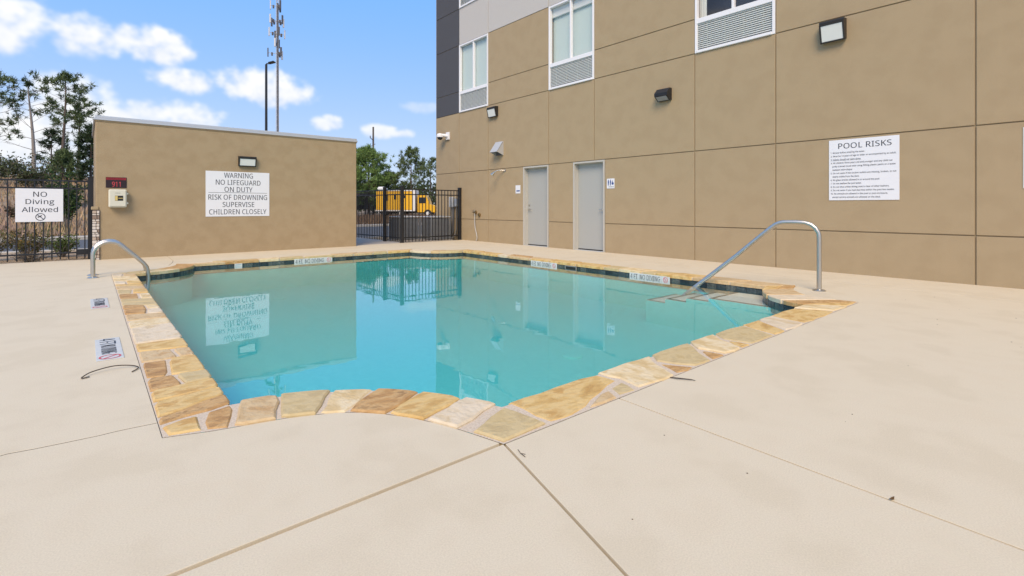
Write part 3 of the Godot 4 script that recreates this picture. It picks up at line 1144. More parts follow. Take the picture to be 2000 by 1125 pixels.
func hotel_door(h: Node3D, z0: float, z1: float, handle_far: bool) -> void:
	var d := Node3D.new()
	d.name = "door"
	h.add_child(d, true)
	var top := 2.235
	var f := 0.05
	var fr := st_new()
	span(fr, Vector3(-0.012, 0.0, z0 + 0.006), Vector3(0.20, top - 0.006, z0 + f), 0.003)
	span(fr, Vector3(-0.012, 0.0, z1 - f), Vector3(0.20, top - 0.006, z1 - 0.006), 0.003)
	span(fr, Vector3(-0.012, top - f, z0 + f), Vector3(0.20, top - 0.006, z1 - f), 0.003)
	span(fr, Vector3(0.10, 0.0, z0 + f), Vector3(0.13, top - f, z0 + f + 0.016))
	span(fr, Vector3(0.10, 0.0, z1 - f - 0.016), Vector3(0.13, top - f, z1 - f))
	span(fr, Vector3(0.10, top - f - 0.016, z0 + f + 0.016), Vector3(0.13, top - f, z1 - f - 0.016))
	obj("frame", fr, M.door_frame, d)
	var leaf := st_new()
	span(leaf, Vector3(0.132, 0.03, z0 + f + 0.003), Vector3(0.178, top - f - 0.003, z1 - f - 0.003), 0.002)
	obj("leaf", leaf, M.door_grey, d)
	var sw := st_new()
	span(sw, Vector3(0.129, 0.006, z0 + f + 0.004), Vector3(0.15, 0.034, z1 - f - 0.004))
	obj("sweep", sw, M.rubber, d)
	var th := st_new()
	span(th, Vector3(-0.01, -0.004, z0 + f), Vector3(0.21, 0.007, z1 - f), 0.003)
	obj("threshold", th, M.galvanised, d)
	var hz := (z0 + f + 0.075) if handle_far else (z1 - f - 0.075)
	var sg := 1.0 if handle_far else -1.0
	var hd := st_new()
	tube(hd, [Vector3(0.132, 1.02, hz), Vector3(0.122, 1.02, hz)], 0.03, 14)
	tube(hd, [Vector3(0.122, 1.02, hz), Vector3(0.075, 1.02, hz), Vector3(0.07, 1.02, hz + sg * 0.015), Vector3(0.07, 1.02, hz + sg * 0.12)], 0.010, 8)
	obj("handle", hd, M.steel, d)
	hd = st_new()
	tube(hd, [Vector3(0.132, 1.14, hz), Vector3(0.118, 1.14, hz)], 0.026, 14)
	obj("lock", hd, M.steel, d)
	var cl := st_new()
	span(cl, Vector3(0.19, 0.0, z0 + 0.01), Vector3(0.25, top, z1 - 0.01))
	obj("backing", cl, M.room_dark, d)

# ---------------------------------------------------------------- pump house
func build_pump_house() -> void:
	var p := thing("pump_house", "low tan stucco pump house with a pale metal roof edge behind the pool", "building", Vector3(2.95, 0, -15.0))
	var w := st_new()
	span(w, Vector3(-2.79, -0.03, -1.6), Vector3(2.79, 2.89, 1.6), 0.012)
	obj("wall", w, M.stucco_pump, p)
	var c := st_new()
	span(c, Vector3(-2.825, 2.892, -1.64), Vector3(2.815, 2.935, 1.625), 0.004)
	span(c, Vector3(-2.80, 2.936, -1.62), Vector3(2.80, 2.985, 1.605), 0.006)
	obj("roof_edge", c, M.coping_metal, p)
	var sh := st_new()
	span(sh, Vector3(-2.80, 2.862, -1.62), Vector3(2.80, 2.8915, 1.612), 0.003)
	obj("drip_strip", sh, M.stucco_joint, p)
	# stone facing of the side wall, its end shows at the corner
	var core := st_new()
	span(core, Vector3(-2.835, -0.05, -1.55), Vector3(-2.72, 1.03, 1.615))
	var fac := obj("stone_facing", core, M.veneer_mortar, p)
	var r := RandomNumberGenerator.new()
	r.seed = 77
	var y := 0.0
	while y < 0.99:
		var hgt := r.randf_range(0.035, 0.08)
		var top := minf(y + hgt, 1.02)
		var x := -2.84
		while x < -2.73:
			var wd := r.randf_range(0.045, 0.09)
			var x2 := minf(x + wd, -2.722)
			if x2 - x > 0.02:
				var s := st_new()
				span(s, Vector3(x, y, 1.58), Vector3(x2 - 0.008, top - 0.009, 1.628 + r.randf_range(0, 0.012)), 0.006)
				obj("facing_stone", s, M["veneer_%d" % [0, 0, 0, 0, 1, 2][r.randi() % 6]], fac)
			x = x2
		y = top
	var led := st_new()
	span(led, Vector3(-2.86, 1.032, -1.55), Vector3(-2.74, 1.10, 1.625), 0.01)
	obj("ledge", led, M.stucco_pump, p)

# ---------------------------------------------------------------- signs
func plate(called: String, label: String, at: Vector3, wide: float, high: float, t: Basis, group := "") -> Node3D:
	var o := thing(called, label, "sign", at, 0.0, group)
	var st := st_new()
	bx(st, t * Vector3(0, 0, 0.004), Vector3(wide, high, 0.006), 0.0015, t)
	obj("plate", st, M.white_sign, o)
	return o

func build_signs() -> void:
	# warning on the pump house
	var s := plate("warning_sign", "white sign reading warning no lifeguard on duty, on the pump house wall", Vector3(2.80, 1.40, PUMP_Z + 0.002), 1.37, 1.065, Basis())
	var rows := [["WARNING", 0.62, 0.46], ["NO LIFEGUARD", 0.96, 0.292], ["ON DUTY", 0.60, 0.125], ["RISK OF DROWNING", 1.26, -0.06], ["SUPERVISE", 0.68, -0.232], ["CHILDREN CLOSELY", 1.23, -0.405]]
	for q in rows:
		lettering(s, q[0], Vector3(0, q[2] - 0.018, 0.0075), q[1], 0.118, M.ink)
	var ln := st_new()
	bx(ln, Vector3(0, 0.030, 0.0075), Vector3(1.26, 0.008, 0.001))
	obj("rule", ln, M.ink, s)
	# no diving sign wired to the fence
	s = plate("no_diving_sign", "white no diving allowed sign hung on the black fence", Vector3(-0.695, 1.127, -13.772), 0.70, 0.665, Basis())
	for q in [["NO", 0.20, 0.22], ["Diving", 0.42, 0.075], ["Allowed", 0.53, -0.085]]:
		var hh := 0.10 if q[0] == "NO" else (0.132 if q[0] == "Diving" else 0.105)
		lettering(s, q[0], Vector3(0.005, q[2] + (-0.016 if q[0] == "Diving" else 0.0), 0.0075), q[1], hh, M.ink)
	var rg := st_new()
	ring_mark(rg, Vector3(0.01, -0.235, 0.0075), 0.075, 0.013, Basis())
	bx(rg, Vector3(0.0, -0.225, 0.0080), Vector3(0.07, 0.02, 0.001), 0.0, Basis(Vector3(0, 0, 1), 0.5))
	obj("symbol", rg, M.ink, s)
	# emergency number over the telephone
	s = thing("emergency_number_sign", "small red and black emergency 911 sign above the telephone box", "sign", Vector3(0.495, 1.605, PUMP_Z + 0.002))
	var st := st_new()
	bx(st, Vector3(0, 0, 0.004), Vector3(0.345, 0.222, 0.006), 0.0015)
	obj("plate", st, M.sign_black, s)
	st = st_new()
	bx(st, Vector3(0, 0.078, 0.0078), Vector3(0.325, 0.048, 0.001))
	obj("band", st, M.sign_red, s)
	lettering(s, "EMERGENCY", Vector3(0, 0.078, 0.009), 0.28, 0.03, M.sign_black)
	lettering(s, "911", Vector3(0, -0.035, 0.0078), 0.14, 0.105, M.ink_red)
	# pool rules on the hotel wall
	s = plate("pool_rules_sign", "large white pool risks sign with small print on the hotel wall", Vector3(WALL_X - 0.002, 1.703, -2.457), 0.955, 0.997, FACE_WEST)
	lettering(s, "POOL RISKS", FACE_WEST * Vector3(0.02, 0.395, 0.0075), 0.72, 0.088, M.ink, FACE_WEST)
	var rules := ["1. Shower before entering the water.", "2. Must be 14 years of age or older or accompanied by an adult.", "3. Infants should not swim alone.", "4. All children three years old and younger and any child not", "potty trained must wear snug fitting plastic pants or a water", "resistant swim diaper.", "5. Do not swim if the suction outlets are missing, broken, or not", "clearly visible from the deck.", "6. No glass articles allowed in or around the pool.", "7. Do not swallow the pool water.", "8. Do not dive unless diving area is clear of other bathers.", "9. Do not swim if you had diarrhea within the past two weeks.", "10. No animals are allowed in the pool or pool enclosure,", "except service animals are allowed on the deck."]
	var widths := [0.48, 0.89, 0.43, 0.84, 0.86, 0.29, 0.89, 0.38, 0.68, 0.44, 0.80, 0.865, 0.78, 0.665]
	for i in rules.size():
		var indent := 0.03 if rules[i][0] in "0123456789" else 0.0
		var left: float = -0.45 if indent > 0 else -0.425
		lettering(s, rules[i], FACE_WEST * Vector3(left + widths[i] * 0.5, 0.285 - i * 0.0565, 0.0075), widths[i], 0.036, M.ink, FACE_WEST)
	s = plate("blank_wall_sign", "white sign on the hotel wall cut by the photograph's right edge", Vector3(WALL_X - 0.002, 1.75, -0.30), 0.70, 0.81, FACE_WEST)
	# room signs by the doors
	s = plate("restroom_sign", "small white restroom sign with blue figures right of the second door", Vector3(WALL_X - 0.002, 1.648, -7.52), 0.225, 0.235, FACE_WEST)
	st = st_new()
	for k in [-1, 0]:
		var cx: float = -0.045 + 0.062 * (k + 1) - 0.02
		lathe_disc(st, FACE_WEST * Vector3(cx, 0.078, 0.0078), 0.014, FACE_WEST)
		bx(st, FACE_WEST * Vector3(cx, 0.032, 0.0075), Vector3(0.034, 0.062, 0.001), 0.0, FACE_WEST)
		bx(st, FACE_WEST * Vector3(cx - 0.009, -0.022, 0.0075), Vector3(0.012, 0.05, 0.001), 0.0, FACE_WEST)
		bx(st, FACE_WEST * Vector3(cx + 0.009, -0.022, 0.0075), Vector3(0.012, 0.05, 0.001), 0.0, FACE_WEST)
	lathe_disc(st, FACE_WEST * Vector3(0.062, 0.0, 0.0078), 0.032, FACE_WEST)
	bx(st, FACE_WEST * Vector3(0.055, 0.045, 0.0075), Vector3(0.016, 0.05, 0.001), 0.0, FACE_WEST)
	obj("symbol", st, M.ink_blue, s)
	lettering(s, "RESTROOM", FACE_WEST * Vector3(0.02, -0.078, 0.0075), 0.15, 0.022, M.ink, FACE_WEST)
	s = plate("room_sign", "tiny white sign with a blue band left of the first door", Vector3(WALL_X - 0.002, 1.597, -10.866), 0.21, 0.235, FACE_WEST)
	st = st_new()
	bx(st, FACE_WEST * Vector3(0.01, -0.045, 0.0075), Vector3(0.15, 0.035, 0.001), 0.0, FACE_WEST)
	obj("band", st, M.ink_blue, s)
	# depth markers lying on the deck
	for q in [[Vector3(0.137, 0.0, -4.97), 0.74, "white depth marker set in the deck, the nearer of the two"], [Vector3(0.122, 0.0, -7.36), 0.74, "white depth marker set in the deck, the farther of the two"]]:
		var o := thing("deck_depth_marker", q[2], "marker", q[0], 0.0, "depth markers in the deck")
		for k in 5:
			var t := st_new()
			bx(t, Vector3(0, 0.003, q[1] * ((k + 0.5) / 5.0 - 0.5)), Vector3(0.158, 0.006, q[1] / 5.0 - 0.003), 0.0015)
			obj("tile", t, M.marker_white, o)
		lettering(o, "4 FT", Vector3(0.0, 0.0062, -0.24), 0.22, 0.10, M.ink, FLAT_EAST)
		lettering(o, "NO DIVING", Vector3(0.0, 0.0062, 0.04), 0.30, 0.09, M.ink, FLAT_EAST)
		var g := st_new()
		ring_mark(g, Vector3(0.0, 0.0065, 0.295), 0.065, 0.011, FLAT_EAST)
		obj("symbol", g, M.ink_red, o)

func lathe_disc(st: SurfaceTool, at: Vector3, r: float, t: Basis) -> void:
	var p := []
	for k in 12:
		p.append(at + t * Vector3(cos(TAU * k / 12) * r, sin(TAU * k / 12) * r, 0.0004))
	face(st, p, t * Vector3(0, 0, 1))

# ---------------------------------------------------------------- wall fixtures
func flood_light(label: String, at: Vector3, t: Basis, wide: float, high: float) -> void:
	# a wall pack: box at the wall, sloping glass front in a dark rim
	var o := thing("wall_light", label, "light", at, 0.0, "wall pack lights")
	var d := high * 0.40
	var hous := st_new()
	var prof := PackedVector2Array([Vector2(0.0, high * 0.5), Vector2(d, high * 0.46), Vector2(d * 1.02, high * 0.40), Vector2(d * 0.52, -high * 0.5), Vector2(0.0, -high * 0.42)])
	extrude(hous, prof, t * Vector3(-wide * 0.5, 0, 0), t * Vector3(0, 0, 1), t * Vector3(0, 1, 0), t * Vector3(wide, 0, 0))
	obj("housing", hous, M.bronze_metal, o)
	# the glass lies on the sloping face
	var a := Vector2(d * 1.02, high * 0.33)
	var b := Vector2(d * 0.52, -high * 0.5)
	var dir := (b - a).normalized()
	var nor := Vector2(-dir.y, dir.x)
	if nor.x < 0: nor = -nor
	var mid := (a + b) * 0.5
	var len := a.distance_to(b)
	var bas := t * Basis(Vector3(1, 0, 0), Vector3(0, -dir.y, -dir.x), Vector3(0, nor.y, nor.x))
	var rim := st_new()
	for s in [-1.0, 1.0]:
		bx(rim, t * Vector3(0, mid.y, mid.x) + bas * Vector3(s * (wide * 0.5 - 0.012), 0, 0.008), Vector3(0.024, len, 0.016), 0.003, bas)
		bx(rim, t * Vector3(0, mid.y, mid.x) + bas * Vector3(0, s * (len * 0.5 - 0.012), 0.008), Vector3(wide - 0.048, 0.024, 0.016), 0.003, bas)
	obj("rim", rim, M.bronze_metal, o)
	var gl := st_new()
	bx(gl, t * Vector3(0, mid.y, mid.x) + bas * Vector3(0, 0, 0.005), Vector3(wide - 0.05, len - 0.05, 0.008), 0.002, bas)
	obj("lens", gl, M.lens, o)

func build_fixtures() -> void:
	flood_light("dark wall pack light with a pale lens above the warning sign", Vector3(2.98, 2.19, PUMP_Z), Basis(), 0.385, 0.25)
	flood_light("large wall pack light high on the hotel wall above the pool risks sign", Vector3(WALL_X, 4.01, -2.86), FACE_WEST, 0.36, 0.36)
	flood_light("small wall pack light below the farthest hotel window", Vector3(WALL_X, 3.98, -11.98), FACE_WEST, 0.40, 0.32)
	# light on the side of the pump house
	# black hooded down light
	var o := thing("hooded_light", "black hooded down light on the bare hotel wall panel", "light", Vector3(WALL_X, 3.49, -6.05))
	var st := st_new()
	var prof := PackedVector2Array([Vector2(0, 0.14), Vector2(0.09, 0.135), Vector2(0.19, 0.03), Vector2(0.185, -0.03), Vector2(0.06, -0.12), Vector2(0, -0.12)])
	extrude(st, prof, Vector3(0, 0, -0.155), Vector3(-1, 0, 0), Vector3(0, 1, 0), Vector3(0, 0, 0.31))
	obj("hood", st, M.black_metal, o)
	st = st_new()
	bx(st, Vector3(-0.125, -0.082, 0), Vector3(0.12, 0.006, 0.25), 0.002, Basis(Vector3(0, 0, 1), -0.62))
	obj("lens", st, M.ac_grey, o)
	# camera
	o = thing("security_camera", "white dome security camera on a bracket at the hotel's corner", "camera", Vector3(WALL_X, 3.52, -14.62))
	st = st_new()
	bx(st, Vector3(-0.03, 0.0, 0.12), Vector3(0.06, 0.26, 0.2), 0.012)
	tube(st, [Vector3(-0.04, 0.0, 0.12), Vector3(-0.16, 0.02, 0.06), Vector3(-0.22, 0.02, -0.02)], [0.05, 0.055, 0.06], 10)
	obj("bracket", st, M.plastic_white, o)
	st = st_new()
	lathe(st, Vector3(-0.24, -0.12, -0.04), [Vector2(0.0, 0.22), Vector2(0.09, 0.20), Vector2(0.12, 0.14), Vector2(0.12, 0.08), Vector2(0.1, 0.07)])
	obj("housing", st, M.plastic_white, o)
	st = st_new()
	lathe(st, Vector3(-0.24, -0.12, -0.04), [Vector2(0.095, 0.075), Vector2(0.085, 0.03), Vector2(0.05, -0.005), Vector2(0.0, -0.02)])
	obj("dome", st, M.dark_glass, o)
	# vent hood
	o = thing("vent_hood", "grey metal exhaust vent hood left of the first door", "vent", Vector3(WALL_X, 2.83, -11.70))
	st = st_new()
	prof = PackedVector2Array([Vector2(0.0, 0.22), Vector2(0.03, 0.22), Vector2(0.26, -0.10), Vector2(0.25, -0.11), Vector2(0.02, 0.20), Vector2(0.0, 0.20)])
	extrude(st, prof, Vector3(0, 0, -0.17), Vector3(-1, 0, 0), Vector3(0, 1, 0), Vector3(0, 0, 0.34))
	for s in [-0.17, 0.164]:
		extrude(st, PackedVector2Array([Vector2(0.0, 0.2), Vector2(0.03, 0.2), Vector2(0.25, -0.1), Vector2(0.0, -0.2)]), Vector3(0, 0, s), Vector3(-1, 0, 0), Vector3(0, 1, 0), Vector3(0, 0, 0.006))
	obj("hood", st, M.galvanised, o)
	st = st_new()
	bx(st, Vector3(-0.012, 0, 0), Vector3(0.02, 0.38, 0.31), 0.0)
	obj("opening", st, M.room_dark, o)
	# shower head
	o = thing("outdoor_shower", "chrome outdoor shower head on the wall below the vent hood", "shower", Vector3(WALL_X, 2.15, -11.55))
	st = st_new()
	tube(st, [Vector3(0, 0.02, 0.1), Vector3(-0.012, 0.02, 0.1)], 0.04, 14)
	tube(st, smooth_pts([Vector3(-0.01, 0.02, 0.1), Vector3(-0.08, 0.03, 0.03), Vector3(-0.17, 0.02, -0.08), Vector3(-0.22, -0.03, -0.14)], 4), 0.015, 8)
	obj("arm", st, M.steel, o)
	st = st_new()
	tube(st, [Vector3(-0.215, -0.02, -0.135), Vector3(-0.24, -0.06, -0.165), Vector3(-0.265, -0.11, -0.2)], [0.024, 0.032, 0.06], 12)
	obj("head", st, M.steel, o)
	# shower valve and foot pipe
	o = thing("shower_valve", "outdoor shower valve with a thin riser pipe beside the fence post", "valve", Vector3(WALL_X, 0.0, -12.9))
	st = st_new()
	tube(st, [Vector3(0, 0.92, 0), Vector3(-0.07, 0.92, 0)], 0.045, 12)
	tube(st, [Vector3(-0.07, 0.92, -0.09), Vector3(-0.07, 0.92, 0.09)], 0.02, 8)
	tube(st, [Vector3(0, 0.84, 0.20), Vector3(-0.06, 0.84, 0.20)], 0.05, 10)
	obj("body", st, M.brass, o)
	st = st_new()
	tube(st, smooth_pts([Vector3(-0.06, 0.98, 0.0), Vector3(-0.06, 0.5, 0.01), Vector3(-0.06, 0.28, 0.08), Vector3(-0.07, 0.12, 0.14), Vector3(-0.08, 0.02, 0.1)], 4), 0.013, 7)
	obj("pipe", st, M.galvanised, o)
	st = st_new()
	lathe(st, Vector3(-0.07, 0.95, 0), [Vector2(0.05, 0.0), Vector2(0.055, 0.03), Vector2(0.0, 0.05)], 10)
	obj("knob", st, M.steel, o)
	# disconnect box
	o = thing("electrical_box", "grey electrical disconnect box with conduit on the wall behind the fence", "box", Vector3(WALL_X, 0.0, -14.08))
	st = st_new()
	span(st, Vector3(-0.14, 1.08, -0.2), Vector3(0, 1.42, 0.04), 0.012)
	span(st, Vector3(-0.11, 1.10, 0.06), Vector3(0, 1.36, 0.24), 0.012)
	obj("enclosure", st, M.galvanised, o)
	st = st_new()
	for z in [-0.12, -0.04, 0.14]:
		tube(st, smooth_pts([Vector3(-0.05, 1.09, z), Vector3(-0.05, 0.6, z), Vector3(-0.06, 0.25, z - 0.03), Vector3(-0.16, 0.05, z - 0.1), Vector3(-0.3, 0.02, z - 0.2)], 4), 0.018, 7)
	obj("conduit", st, M.cable_grey, o)
	# telephone
	o = thing("telephone_box", "cream emergency telephone box on the pump house wall", "telephone", Vector3(0.515, 1.27, PUMP_Z))
	st = st_new()
	bx(st, Vector3(0, 0, 0.075), Vector3(0.30, 0.375, 0.15), 0.02)
	obj("case", st, M.box_cream, o)
	st = st_new()
	bx(st, Vector3(0, 0.005, 0.155), Vector3(0.262, 0.335, 0.012), 0.005)
	obj("lid", st, M.box_cream, o)
	st = st_new()
	bx(st, Vector3(0.02, 0.005, 0.162), Vector3(0.135, 0.105, 0.002))
	var lab := obj("label", st, M.rubber, o)
	st = st_new()
	bx(st, Vector3(-0.025, 0.005, 0.1638), Vector3(0.04, 0.095, 0.001))
	bx(st, Vector3(0.045, 0.005, 0.1638), Vector3(0.075, 0.012, 0.001))
	obj("mark", st, M.label_yellow, lab)
	st = st_new()
	for y in [-0.1, 0.1]:
		bx(st, Vector3(0.16, y, 0.1), Vector3(0.03, 0.035, 0.05), 0.004)
	obj("latch", st, M.box_cream, o)
	lettering(o, "PHONE", Vector3(0, 0.11, 0.1615), 0.08, 0.018, M.cable_grey)

# ---------------------------------------------------------------- fences
func fence_run(f: Node3D, a: Vector3, b: Vector3, gap: float, posts: Array, top := 1.627) -> void:
	# rails and pickets between a and b; posts: shares along the run
	var d := (b - a)
	var len := d.length()
	d = d / len
	var t := Basis(d, Vector3.UP, d.cross(Vector3.UP))
	for y in [0.145, 1.472, top]:
		var st := st_new()
		bx(st, (a + b) * 0.5 + Vector3(0, y, 0), Vector3(len, 0.032, 0.030), 0.003, t)
		obj("rail", st, M.black_metal, f)
	var pk := st_new()
	bx(pk, Vector3(0, (top + 0.02) * 0.5, 0), Vector3(0.021, top - 0.02, 0.021), 0.002)
	var pm: Mesh = pk.commit()
	var x := gap
	while x < len - 0.03:
		var skip := false
		for s in posts:
			if absf(s * len - x) < 0.05:
				skip = true
		if not skip:
			var o := obj("picket", pm, M.black_metal, f)
			o.transform = Transform3D(t, a + d * x)
		x += gap
	for s in posts:
		var st := st_new()
		bx(st, a + d * (len * s) + Vector3(0, 0.84, 0), Vector3(0.092, 1.74, 0.092), 0.004, t)
		bx(st, a + d * (len * s) + Vector3(0, 1.715, 0), Vector3(0.102, 0.022, 0.102), 0.006, t)
		obj("post", st, M.black_metal, f)

func build_fences() -> void:
	var f := thing("metal_fence", "black metal picket fence carrying the no diving sign", "fence")
	fence_run(f, Vector3(-6.0, 0, -13.8), Vector3(0.085, 0, -13.8), 0.1275, [1.0, 0.615, 0.23], 1.627)
	var st := st_new()
	bx(st, Vector3(-0.02, 0.155, -13.79), Vector3(0.24, 0.115, 0.06), 0.008)
	obj("latch_box", st, M.black_metal, f)
	f = thing("metal_fence", "black metal picket fence in front of the air conditioners", "fence")
	fence_run(f, Vector3(7.33, 0, -13.75), Vector3(9.44, 0, -13.75), 0.118, [0.0, 1.0])
	f = thing("fence_gate", "narrow black picket gate between two fence posts", "gate")
	fence_run(f, Vector3(7.33, 0, -13.83), Vector3(7.28, 0, -14.75), 0.1, [])
	st = st_new()
	bx(st, Vector3(7.28, 0.9, -14.66), Vector3(0.1, 0.12, 0.1), 0.01)
	obj("latch", st, M.black_metal, f)
	f = thing("metal_fence", "black metal picket fence running back from the gate post", "fence")
	fence_run(f, Vector3(7.28, 0, -14.80), Vector3(7.08, 0, -21.0), 0.118, [0.0, 0.5, 1.0])

# ---------------------------------------------------------------- rails
func build_rails() -> void:
	# grab rail over the steps
	var o := thing("grab_rail", "stainless grab rail leading down the pool steps", "handrail", Vector3(7.292, 0, -2.367))
	var u := Vector3(-0.224, 0, -0.9746)
	var pts := []
	for q in [[0.0, -0.02], [0.0, 0.3], [0.0, 0.62], [0.0, 0.70], [0.01, 0.76], [0.045, 0.82], [0.095, 0.862], [0.16, 0.885], [0.24, 0.891], [0.34, 0.891], [0.42, 0.888], [0.47, 0.876], [0.515, 0.852], [0.56, 0.815], [0.65, 0.735], [1.0, 0.41], [1.4, 0.06], [1.62, -0.13], [1.78, -0.27], [1.80, -0.30]]:
		pts.append(u * q[0] + Vector3(0, q[1], 0))
	var st := st_new()
	tube(st, pts, 0.030, 18)
	obj("tube", st, M.steel, o)
	st = st_new()
	lathe(st, Vector3.ZERO, [Vector2(0.078, 0.0), Vector2(0.078, 0.006), Vector2(0.06, 0.018), Vector2(0.028, 0.024), Vector2(0.024, 0.05)], 20)
	obj("escutcheon", st, M.steel, o)
	# ladder at the far left corner
	o = thing("pool_ladder", "stainless pool ladder with two bent rails at the far left", "ladder", Vector3(0.07, 0, -10.06))
	for z in [0.0, -0.37]:
		var p := []
		for q in [[0.0, -0.02], [0.0, 0.2], [-0.002, 0.34], [0.006, 0.40], [0.03, 0.455], [0.07, 0.50], [0.13, 0.535], [0.20, 0.548], [0.26, 0.54], [0.31, 0.515], [0.36, 0.47], [0.46, 0.365], [0.56, 0.26], [0.63, 0.18], [0.67, 0.12], [0.685, 0.05], [0.69, -0.1], [0.69, -0.3], [0.69, -0.55]]:
			p.append(Vector3(q[0] + 0.02, q[1], z))
		st = st_new()
		tube(st, p, 0.029, 16)
		obj("rail", st, M.steel, o)
		st = st_new()
		lathe(st, Vector3(0.02, 0, z), [Vector2(0.075, 0.0), Vector2(0.075, 0.006), Vector2(0.055, 0.018), Vector2(0.028, 0.024), Vector2(0.024, 0.045)], 18)
		obj("escutcheon", st, M.steel, o)
	for y in [-0.2, -0.42]:
		st = st_new()
		bx(st, Vector3(0.71, y, -0.185), Vector3(0.08, 0.03, 0.33), 0.008)
		obj("tread", st, M.marker_white, o)

# ---------------------------------------------------------------- air conditioners
func build_air_conditioners() -> void:
	var spots := [[Vector3(8.12, -0.04, -15.05), "dark grey condenser unit behind the fence nearer the gate"], [Vector3(8.90, -0.04, -14.38), "dark grey condenser unit behind the fence nearer the hotel wall"]]
	var first: Node3D = null
	for s in spots:
		if first:
			var c: Node3D = first.duplicate()
			c.name = numbered("air_conditioner")
			add_child(c)
			c.position = s[0]
			c.set_meta("label", s[1])
			continue
		var o := thing("air_conditioner", s[1], "air conditioner", s[0], 0.0, "condenser units behind the fence")
		first = o
		var st := st_new()
		span(st, Vector3(-0.42, -0.12, -0.42), Vector3(0.42, 0.05, 0.42), 0.01)
		obj("pad", st, M.path_concrete, o)
		st = st_new()
		span(st, Vector3(-0.33, 0.06, -0.33), Vector3(0.33, 0.76, 0.33), 0.01)
		obj("cabinet", st, M.ac_cabinet, o)
		st = st_new()
		for sx in [-1, 1]:
			for sz in [-1, 1]:
				span(st, Vector3(sx * 0.36 - 0.02, 0.052, sz * 0.36 - 0.02), Vector3(sx * 0.36 + 0.02, 0.78, sz * 0.36 + 0.02), 0.004)
		obj("corner_posts", st, M.ac_grey, o)
		st = st_new()
		for k in 17:
			var y := 0.09 + k * 0.04
			for sg in [-1.0, 1.0]:
				bx(st, Vector3(0, y, sg * 0.352), Vector3(0.68, 0.018, 0.018), 0.0)
				bx(st, Vector3(sg * 0.352, y, 0), Vector3(0.018, 0.018, 0.68), 0.0)
		obj("louver", st, M.ac_grey, o)
		st = st_new()
		span(st, Vector3(-0.385, 0.78, -0.385), Vector3(0.385, 0.82, 0.385), 0.012)
		obj("top_cover", st, M.ac_top, o)
		st = st_new()
		for k in 5:
			var rr := 0.07 + k * 0.055
			var ring := []
			for j in 17:
				ring.append(Vector3(cos(TAU * j / 16) * rr, 0.828, sin(TAU * j / 16) * rr))
			tube(st, ring, 0.005, 4, false)
		obj("fan_guard", st, M.ac_grey, o)

